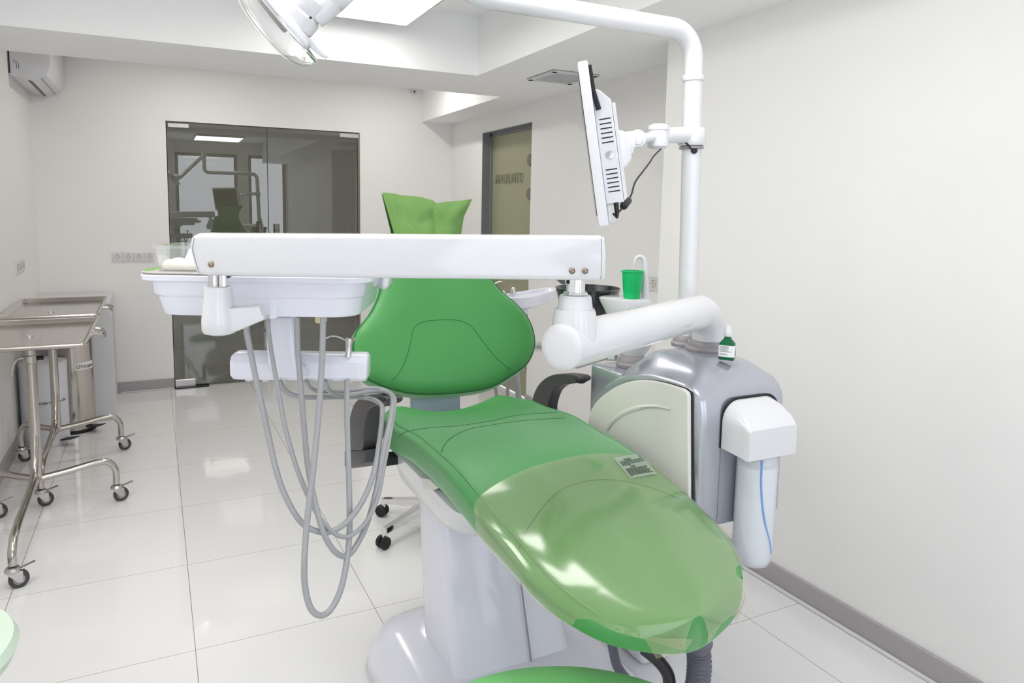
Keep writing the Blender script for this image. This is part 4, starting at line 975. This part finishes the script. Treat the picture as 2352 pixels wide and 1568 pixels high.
hose([(615, 730, 1.50), (618, 770, 1.50), (627, 830, 1.49), (640, 900, 1.48), (655, 980, 1.47), (680, 1070, 1.46), (708, 1140, 1.46), (742, 1200, 1.46), (780, 1231, 1.48), (812, 1226, 1.50), (845, 1192, 1.52), (868, 1140, 1.55), (884, 1060, 1.59), (898, 985, 1.64), (906, 935, 1.70), (905, 912, 1.77), (888, 897, 1.83), (856, 891, 1.84), (806, 896, 1.80), (744, 899, 1.72), (715, 892, 1.66), (703, 874, 1.635)], 0.0050)
hose([(682, 730, 1.50), (684, 800, 1.50), (692, 900, 1.49), (700, 1000, 1.48), (708, 1075, 1.47), (724, 1155, 1.46), (742, 1220, 1.45), (765, 1262, 1.46), (790, 1277, 1.48), (812, 1262, 1.50), (842, 1205, 1.53), (865, 1120, 1.56), (882, 1030, 1.60), (897, 960, 1.65), (902, 925, 1.72), (896, 905, 1.80), (872, 898, 1.84), (846, 899, 1.83), (800, 908, 1.77), (770, 904, 1.70), (753, 892, 1.65), (746, 874, 1.635)])
hose([(742, 730, 1.47), (741, 790, 1.47), (738, 860, 1.46), (730, 970, 1.45), (718, 1090, 1.43), (705, 1200, 1.42), (699, 1290, 1.41), (701, 1350, 1.41), (714, 1397, 1.41), (737, 1413, 1.42), (762, 1396, 1.44), (785, 1345, 1.46), (800, 1260, 1.49), (803, 1180, 1.52), (800, 1060, 1.56), (797, 950, 1.60), (797, 874, 1.635)], 0.0066)

# ------------------------------------------------------------------ lamp pole, monitor, operating lamp
PX0, PY0 = 1.367, 1.515
pole = thing('lamp_pole', 'tall white pole with ring rising from the silver unit and bent over the chair', 'pole', (PX0, PY0, 1.06))
gasket(PX0, PY0, 1.060, 0.027, pole)
pt = ony(1592, 180, PY0); ZA = 1.925
top = Vector((pt.x, pt.y, pt.z)); base_ = Vector((PX0, PY0, 1.064)); ax = (top-base_).normalized()
tA = base_+ax*((ZA-1.064)/ax.z)
la_ = onz(1085, -12, ZA); da = (la_-tA); da.z = 0; da.normalize()
P = [base_, base_+ax*0.3]; rb = 0.075
for k in range(11):
    a = math.pi/2*k/10; P.append(tA-ax*rb+da*(rb-rb*math.cos(a))+ax*rb*math.sin(a))
le = la_.copy()
P += [tA+(le-tA)*0.5]
for k in range(11):
    a = math.pi/2*k/10; P.append(le-da*0.03+da*0.06*math.sin(a)*1.0+UZ*(0.06-0.06*math.cos(a)))
P.append(P[-1]+UZ*0.14)
obj('tube', B().tube(P, 0.0258, 28), M['white'], pole, 60)
obj('ring', B().lathe([(0.0258, -0.008), (0.0295, -0.007), (0.031, 0), (0.0295, 0.007), (0.0258, 0.008)], top, ax, 36), M['white'], pole, 60)
topE = P[-1]
cl = base_+ax*((D(1592, 315, 1.93).z-1.064)/ax.z)

mon = thing('monitor', 'white monitor seen edge-on with vent slots and black aerial', 'monitor', D(1400, 330, 1.65))
# clamp and joints
obj('clamp', B().lathe([(0.026, -0.028), (0.034, -0.026), (0.0375, -0.020), (0.0375, 0.016), (0.034, 0.021), (0.026, 0.022)], cl, ax, 32), M['white'], mon, 40)
obj('clamp_ring', B().lathe([(0.026, -0.036), (0.033, -0.034), (0.033, -0.029), (0.026, -0.0285)], cl, ax, 32), M['gask'], mon)
j1 = D(1512, 312, 1.84); kn = D(1462, 320, 1.79)
dr = (j1-cl); dr.z = 0; dr.normalize()
obj('clamp_arm', B().tube([cl+dr*0.02, cl+dr*0.05, j1-dr*0.0], [0.025, 0.022, 0.021], 24), M['white'], mon, 50)
obj('pivot', B().lathe([(0.001, -0.036), (0.018, -0.0345), (0.0275, -0.028), (0.0285, -0.015), (0.0265, -0.0148), (0.0265, 0.0148), (0.0285, 0.015), (0.0275, 0.026), (0.018, 0.031), (0.001, 0.033)], j1, (0, 0, 1), 32), M['white'], mon, 40)
obj('knuckle', B().tube([j1, kn], [0.013, 0.013], 16).lathe([(0.001, -0.018), (0.020, -0.018), (0.0235, -0.013), (0.0235, 0.013), (0.020, 0.018), (0.001, 0.018)], kn, HF, 32), M['white'], mon, 50)
obj('knuckle_cap', B().lathe([(0.016, 0), (0.014, 0.003), (0.001, 0.0045)], kn-HF*0.018, -HF, 28), M['whitem'], mon)
kp = D(1430, 328, 1.76)
obj('knuckle_plate', B().prism([V(x, y, 1.765) for x, y in ((1462, 299), (1434, 302), (1430, 306), (1432, 345), (1462, 341))], HF*0.035, 0.005, 2), M['white'], mon, 50)
# body frame: w = away from camera along the panel, n = screen side, t = up
pc = D(1372, 355, 1.62)
wv = Vector(ray(1364, 330)); wv.z = 0; wv.normalize()
nv = Vector((-wv.y, wv.x, 0)); tl = R(9.3)
tv = (UZ*math.cos(tl)+nv*math.sin(tl)).normalized(); nn = wv.cross(tv); nn = nn if nn.dot(nv) > 0 else -nn
def MP(a, c_, n_): return pc+wv*a+tv*c_+nn*n_
fx = Matrix(((wv.x, tv.x, nn.x, pc.x), (wv.y, tv.y, nn.y, pc.y), (wv.z, tv.z, nn.z, pc.z), (0, 0, 0, 1)))
W2, H2_ = 0.26, 0.163
obj('bezel', B().box((-W2, -H2_, 0.0), (W2, H2_, 0.020), 0.004, 3, fx), M['whitem'], mon, 40)
obj('screen', B().box((-W2+0.018, -H2_+0.022, 0.0202), (W2-0.018, H2_-0.018, 0.0212), 0, 1, fx), M['screen'], mon)
obj('rear_cover', B().prism([MP(-W2+0.03, a, c_) for a, c_ in ((0.115, -0.001), (0.105, -0.018), (0.085, -0.036), (-0.120, -0.036), (-0.120, -0.001))], wv*(2*W2-0.06), 0.0015, 1), M['whitem'], mon, 30)
obj('rear_edge', B().prism([MP(-W2+0.035, a, c_) for a, c_ in ((0.080, -0.037), (0.078, -0.044), (-0.112, -0.044), (-0.118, -0.037))], wv*(2*W2-0.07)), M['whitem'], mon, 30)
obj('mount_dome', B().prism([MP(-0.055, a, c_) for a, c_ in ((0.045, -0.044), (0.040, -0.062), (0.020, -0.074), (-0.025, -0.074), (-0.042, -0.060), (-0.048, -0.044))], wv*0.11, 0.006, 3), M['white'], mon, 50)
obj('mount_stub', B().tube([MP(0, 0.0, -0.07), kp], 0.014, 14), M['white'], mon)
for k in range(12):
    a = (0.049-0.0093*k) if k < 6 else (-0.052-0.0088*(k-6))
    obj('vent_slot', B().box((-W2+0.0296, a-0.0012, -0.031), (-W2+0.0305, a+0.0012, -0.008), 0, 1, fx), M['black'], mon)
obj('power_button', B().lathe([(0.0075, 0), (0.0082, 0.001), (0.0060, 0.0018), (0.001, 0.0018)], MP(-W2+0.030, -0.023, -0.0195), -wv, 24), M['brush'], mon)
pb = [o_ for o_ in bpy.data.objects if o_.name == 'power_button'][0]
obj('power_symbol', B().tube([MP(-W2+0.0278, -0.023, -0.0195)+(tv*math.cos(a)+nn*math.sin(a))*0.0028 for a in [R(30+300*k/16) for k in range(17)]], 0.0004, 5).tube([MP(-W2+0.0278, -0.0225, -0.0195), MP(-W2+0.0278, -0.0185, -0.0195)], 0.0004, 5), M['ink'], pb)
obj('antenna', B().tube([MP(-W2+0.024, 0.068, -0.010), MP(-W2+0.024, 0.105, -0.0045), MP(-W2+0.024, 0.157, 0.002-0.005)], [0.0052, 0.0044, 0.0040], 12), M['black'], mon)
obj('acrylic_plate', B().box((-W2+0.035, -0.160, -0.018), (W2-0.05, -0.1205, -0.002), 0.001, 1, fx), M['clear'], mon)
obj('plug', B().tube([MP(-W2+0.034, -0.119, -0.020), MP(-W2+0.034, -0.137, -0.020), MP(-W2+0.034, -0.150, -0.0185)], [0.0052, 0.0048, 0.0028], 12), M['black'], mon)
obj('screw', B().tube([MP(-W2+0.05, -0.119, -0.034), MP(-W2+0.05, -0.129, -0.034)], 0.0035, 10), M['black'], mon)
pe = MP(-W2+0.034, -0.150, -0.0185)
pts = [pe, D(1409, 491, 1.40), D(1414, 493, 1.41), D(1424, 484, 1.44), D(1437, 467, 1.48), D(1450, 447, 1.52), D(1459, 418, 1.58), D(1478, 392, 1.64), D(1493, 372, 1.70), D(1502, 358, 1.75), D(1518, 342, 1.80)]
g = thing('power_cable', 'thin black cable hanging from the monitor with a ferrite bead', 'cable', pe)
obj('cord', B().tube(pts, 0.0021, 10, smooth=6), M['black'], g)
f0, f1 = D(1431, 475, 1.46), D(1444, 459, 1.50)
obj('ferrite_bead', B().tube([f0, f0+(f1-f0)*0.12, f0+(f1-f0)*0.88, f1], [0.006, 0.0085, 0.0085, 0.006], 16), M['black'], g)
hc = cl+Vector((0, 0, -0.058)); hd = (Vector(_O)-hc); hd.z = 0; hd.normalize()
hp = D(1590, 347, 1.90)
g = thing('feed_cable', 'short black cable entering a round hole in the pole below the monitor clamp', 'cable', hp)
obj('cord', B().tube([D(1574, 327, 1.885), D(1581, 333, 1.88), D(1588, 342, 1.885)], 0.0024, 8, smooth=4), M['black'], g)
q = D(1590, 347, 1.905); tq = Vector((q.x-(base_+ax*((q.z-1.064)/ax.z)).x, q.y-(base_+ax*((q.z-1.064)/ax.z)).y, 0)).normalized()
c0 = base_+ax*((q.z-1.064)/ax.z)
obj('grommet', B().lathe([(0.0085, 0.0), (0.0088, 0.0035), (0.006, 0.005), (0.001, 0.005)], c0+tq*0.0245, tq, 20), M['black'], g)

# operating lamp
lmp = thing('operating_lamp', 'clear and white operating lamp hanging at the top of the photo', 'operating lamp', D(665, 60, 1.5))
LD = 1.50; LP = HF*LD
def L(x, y, k=0.0): return onp(x, y, LP, HF)+HF*k
lc_ = L(642, 36)
lu = (L(642+86, 36+107)-L(642, 36)); lu.normalize()          # long axis
lf = (L(642-107, 36+86)-L(642, 36)); lf = (lf-lu*lf.dot(lu)).normalized()   # facing direction
ld = HF
SL, SD = 0.118, 0.075
def half(long_, dep, fr, off=0.0, n=40, m=14, p=0.5):
    rings = []
    for i in range(m+1):
        t = i/m; a = t*math.pi/2; r_ = math.cos(a)**p if i < m else 0.001
        rings.append([lc_+lu*math.cos(2*math.pi*k/n)*long_*r_+ld*math.sin(2*math.pi*k/n)*dep*r_+lf*(off+fr*math.sin(a)) for k in range(n)])
    return rings
obj('front_shield', B().loft(half(SL, SD, 0.052, 0.004, p=0.8), True, False), M['lens'], lmp, 80)
obj('rim', B().loft([[lc_+lu*math.cos(t)*SL*s+ld*math.sin(t)*SD*s+lf*f for t in [2*math.pi*k/48 for k in range(48)]] for s, f in ((1.0, 0.004), (1.012, 0.002), (1.0, -0.002), (0.97, -0.002), (0.965, 0.002), (1.0, 0.004))], True, False), M['chrome'], lmp, 60)
obj('reflector', B().loft(half(0.088, 0.068, -0.026, -0.002, p=0.7), True, False), M['whitem'], lmp, 80)
obj('light_plate', B().loft([[lc_+lu*math.cos(t)*0.10*s+ld*math.sin(t)*0.068*s+lf*f for t in [2*math.pi*k/40 for k in range(40)]] for s, f in ((0.05, 0.003), (1.0, 0.003), (1.0, 0.0005), (0.05, 0.0005))], True, True), M['chrome'], lmp, 60)
obj('bulb_holder', B().box((-0.05, -0.012, 0.004), (0.03, 0.012, 0.016), 0.003, 2, Matrix(((lu.x, ld.x, lf.x, lc_.x), (lu.y, ld.y, lf.y, lc_.y), (lu.z, ld.z, lf.z, lc_.z), (0, 0, 0, 1)))), M['hinge'], lmp)
hb = L(672, 62); he = L(722, 26)
hdv = (L(700, 10)-L(668, 50)).normalized()
hs = L(672, 58, 0.0)
obj('housing', B().lathe([(0.001, -0.012), (0.034, -0.010), (0.042, 0.0), (0.043, 0.024), (0.038, 0.030), (0.040, 0.034), (0.043, 0.060), (0.036, 0.066), (0.001, 0.068)], L(676, 54), (L(720, -6)-L(676, 54)).normalized(), 36), M['white'], lmp, 35)
obj('screw', B().sphere(L(724, 53, -0.040), 0.0028, 10), M['black'], lmp)
for pts in (((713, 94), (728, 112), (741, 124), (751, 131)), ((640, 6), (658, 22), (672, 38), (680, 46))):
    obj('handle', B().tube([L(x, y, -0.03 if pts[0][0] < 700 else 0.0) for x, y in pts], [0.010, 0.0085, 0.0065, 0.004] if pts[0][0] > 700 else [0.016, 0.013, 0.010, 0.006], 14, smooth=4), M['white'], lmp, 60)
sa0 = L(722, 42); sa1 = topE
md = (sa1-sa0).normalized()
q1 = L(806, -34)
obj('lamp_arm', B().tube([sa0, L(735, 30), L(770, 0), q1, topE+Vector((0, 0, 0.03))], [0.022, 0.024, 0.025, 0.025, 0.024], 24, smooth=5), M['white'], lmp, 60)
obj('arm_head', B().lathe([(0.001, -0.035), (0.028, -0.035), (0.032, -0.028), (0.032, 0.035), (0.028, 0.042), (0.001, 0.042)], topE+Vector((0, 0, 0.036)), (0, 0, 1), 28), M['white'], lmp, 50)

# ------------------------------------------------------------------ cuspidor with bowl and spout
cx_, cy_ = 1.327, 1.712
cu_ = thing('cuspidor', 'white spittoon stand with smoked glass bowl and curved thin tap', 'cuspidor', (cx_, cy_, 0.963))
gasket(cx_, cy_, 0.963, 0.030, cu_)
CD = 2.14; co = HF*CD
def cvp(x, y, k=0.0): return V(x, y, CD)+HF*k
def cring_(y, xa, xb, dep, k=0.0):
    a, c_ = cvp(xa, y), cvp(xb, y); m_ = (a+c_)/2; h_ = (c_-a).length/2
    return [m_+HR*math.cos(t)*h_+HF*(math.sin(t)*dep+k) for t in [2*math.pi*i/36 for i in range(36)]]
obj('body', B().loft([cring_(826, 1428, 1476, 0.032), cring_(812, 1424, 1482, 0.04), cring_(795, 1418, 1494, 0.05), cring_(775, 1414, 1502, 0.06), cring_(745, 1404, 1506, 0.066), cring_(715, 1390, 1502, 0.068), cring_(692, 1378, 1496, 0.068), cring_(684, 1376, 1492, 0.066), cring_(682, 1382, 1486, 0.06)]), M['white'], cu_, 50)
spz = []
obj('spout', B().tube([cvp(1480, 690, -0.01), cvp(1480, 650, -0.01), cvp(1480, 620, -0.01), cvp(1479, 600, -0.01), cvp(1474, 591, -0.01), cvp(1467, 588.5, -0.01), cvp(1460, 592, -0.01), cvp(1456.5, 600, -0.01), cvp(1455, 613, -0.01)], [0.0125, 0.011, 0.0095, 0.0085, 0.0075, 0.0065, 0.0055, 0.005, 0.0045], 16, smooth=5), M['white'], cu_, 60)
bwp = V(1350, 661, 2.30); 
bw = obj('bowl', B().lathe([(0.060, -0.095), (0.085, -0.075), (0.100, -0.03), (0.1085, 0.0), (0.105, 0.002), (0.097, -0.03), (0.08, -0.070), (0.055, -0.085), (0.001, -0.088)], bwp, n=48), M['bowl'], cu_, 60)
obj('bowl_support', B().tube([bwp+Vector((0, 0, -0.0955)), bwp+Vector((0.0, -0.02, -0.13)), cvp(1440, 770, 0.03)], [0.05, 0.04, 0.03], 16, smooth=4), M['white'], cu_, 60)
# green cup on its rest
cp = cvp(1446, 686, -0.030); ph = (cvp(1446, 620, -0.03)-cp).z
ww = (V(1471, 622, CD)-V(1421, 622, CD)).length/2; wb_ = (V(1463, 688, CD)-V(1427, 688, CD)).length/2
obj('cup_rest', B().lathe([(wb_*1.35, -0.003), (wb_*1.4, 0.001), (wb_*1.2, 0.002), (wb_*1.1, 0.0005), (0.001, 0.0005)], cp, n=28), M['whitem'], cu_)
cp = cp+UZ*0.0008
prof = [(0.001, 0.0), (wb_, 0.0), (wb_*1.01, 0.003)]
for k in range(1, 14):
    t = k/13; r_ = wb_+(ww-0.0015-wb_)*t
    prof += [(r_, 0.003+(ph-0.008)*t-0.002), (r_+(0.0006 if 0.3 < t < 0.8 else 0), 0.003+(ph-0.008)*t)]
prof += [(ww+0.0012, ph-0.004), (ww+0.002, ph-0.002), (ww+0.0008, ph), (ww-0.0012, ph-0.001), (wb_-0.001, 0.003), (0.001, 0.002)]
tag(obj('cup', B().lathe(prof, cp, n=40), M['cup'], None, 40), 'bright green plastic cup standing on the spittoon stand by the tap', 'cup')

# small green bottle on the silver unit
bq = onz(1669, 825, 1.066)
ang_ = R(28)
g = thing('medicine_bottle', 'small dark green bottle with white cap and text label on the silver unit', 'bottle', bq)
Ub = Vector((math.cos(-ang_-YAW), math.sin(-ang_-YAW), 0)); Wb = Vector((-Ub.y, Ub.x, 0))
dd = (bq-Vector(_O)).dot(Vector(_fw)); pxm = dd/FX
bh = 78*pxm
def sq(z, h, r): return rrect(bq+UZ*z, Ub, Wb, -h, h, -h*0.72, h*0.72, r, 4)
hw = 17.2*pxm
obj('glass', B().loft([sq(0, hw*0.9, 0.003), sq(bh*0.03, hw, 0.004), sq(bh*0.45, hw, 0.004), sq(bh*0.49, hw*0.96, 0.004), sq(bh*0.63, hw*0.46, 0.005), sq(bh*0.70, hw*0.42, 0.005)]), M['bott'], g, 40)
obj('cap', B().lathe([(hw*0.52, bh*0.69), (hw*0.55, bh*0.70), (hw*0.52, bh*0.83), (hw*0.50, bh*0.86), (hw*0.33, bh*0.99), (0.001, bh)], bq, n=28), M['whitem'], g, 40)
lb = obj('label', B().loft([sq(bh*0.10, hw+0.0004, 0.0042), sq(bh*0.44, hw+0.0004, 0.0042)], True, False), M['paper'], g)
rnd = random.Random(2)
b = B()
for k in range(9):
    z = bh*(0.41-0.032*k); L0 = hw*(1.1 if k not in (2, 5) else 1.5)*rnd.uniform(0.7, 1.0)
    if k == 6: continue
    a0 = bq-Wb*(hw*0.72+0.0007)-Ub*hw*0.8
    b.prism([a0+UZ*z, a0+Ub*L0+UZ*z, a0+Ub*L0+UZ*(z+0.0007), a0+UZ*(z+0.0007)], Wb*0.0003)
for k, (u_, h_) in enumerate(((0.15, 0.22), (-0.15, 0.26), (0.35, 0.14), (-0.3, 0.10))):
    a0 = bq+Ub*(hw+0.0007)+Wb*hw*u_
    b.prism([a0+UZ*bh*0.12, a0+Wb*0.0006+UZ*bh*0.12, a0+Wb*0.0006+UZ*bh*(0.12+h_), a0+UZ*bh*(0.12+h_)], Ub*0.0003)
obj('fine_print', b, M['ink'], lb)

# ------------------------------------------------------------------ assistant's tray behind the backrest
ZT_ = 1.105
Pt_ = crom([onz(x, y, ZT_) for x, y in ((1150, 680), (1188, 684.5), (1232, 680), (1262, 672), (1276, 667), (1272, 661), (1255, 661), (1215, 667), (1170, 674))], 4, True)
c = sum(Pt_, Vector())/len(Pt_)
ast = thing('assistant_tray', 'small white tray with handpiece holders behind the right of the backrest', 'tray', (c.x, c.y, 0.9))
def sc_(k, dz): return [c+(p-c)*k+UZ*dz for p in Pt_]
obj('tray', B().loft([sc_(0.80, -0.045), sc_(0.93, -0.040), sc_(0.99, -0.008), sc_(1.0, 0.0), sc_(0.985, 0.002), sc_(0.90, 0.0), sc_(0.84, -0.012), sc_(0.4, -0.013)]), M['lilac'], ast, 35)
sp_ = D(1196, 712, (Vector((c.x, c.y, ZT_))-Vector(_O)).dot(Vector(_fw))-0.02); sp_.z = ZT_-0.044
obj('stem', B().lathe([(0.045, 0.0), (0.040, -0.018), (0.030, -0.022), (0.029, -0.04), (0.022, -0.045), (0.021, -0.17)], sp_, n=28), M['lilac'], ast, 40)
e1 = sp_+Vector((0, 0, -0.165))
obj('swing_arm', B().tube([e1+Vector((0, 0, 0.01)), e1+Vector((0.01, -0.01, -0.015)), D(1260, 796, 2.42), D(1330, 812, 2.25), Vector((cx_-0.03, cy_+0.04, 0.99))], [0.018, 0.018, 0.018, 0.017, 0.016], 18, smooth=6), M['white'], ast, 60)
for x, y, s_ in ((1157, 678, 0.75), (1178, 675, 1.15)):
    p = onz(x, y, ZT_)
    obj('holder', B().lathe([(0.010*s_, 0), (0.0085*s_, 0.018*s_), (0.0055*s_, 0.024*s_), (0.005*s_, 0.025*s_), (0.001, 0.025*s_)], p, n=16), M['brush'], ast, 30)
tip = thing('dental_probe', 'thin bent chrome instrument tip sticking up behind the backrest', 'instrument', D(1131, 655, 2.62))
obj('tip', B().tube([D(1095, 685, 2.62), D(1131, 655, 2.62), D(1146, 647, 2.62), D(1155, 647.5, 2.62)], [0.005, 0.0035, 0.0026, 0.002], 10), M['chrome'], tip)
for (a, m_, e_) in (((1183, 712), (1168, 850), (1168, 960)), ((1170, 708), (1135, 850), (1150, 960)), ((1196, 715), (1186, 850), (1199, 960))):
    obj('hose', B().tube([D(a[0], a[1], 2.72), D((a[0]+m_[0])/2, 780, 2.72), D(m_[0], m_[1], 2.66), D(e_[0], e_[1], 2.55), D(e_[0]+30, 1040, 2.42), D(e_[0]+90, 1060, 2.33), Vector((1.30, 1.79, 0.75))], [0.0065 if a[0] < 1190 else 0.011]*7, 12, smooth=6), M['hose'], ast, 60)
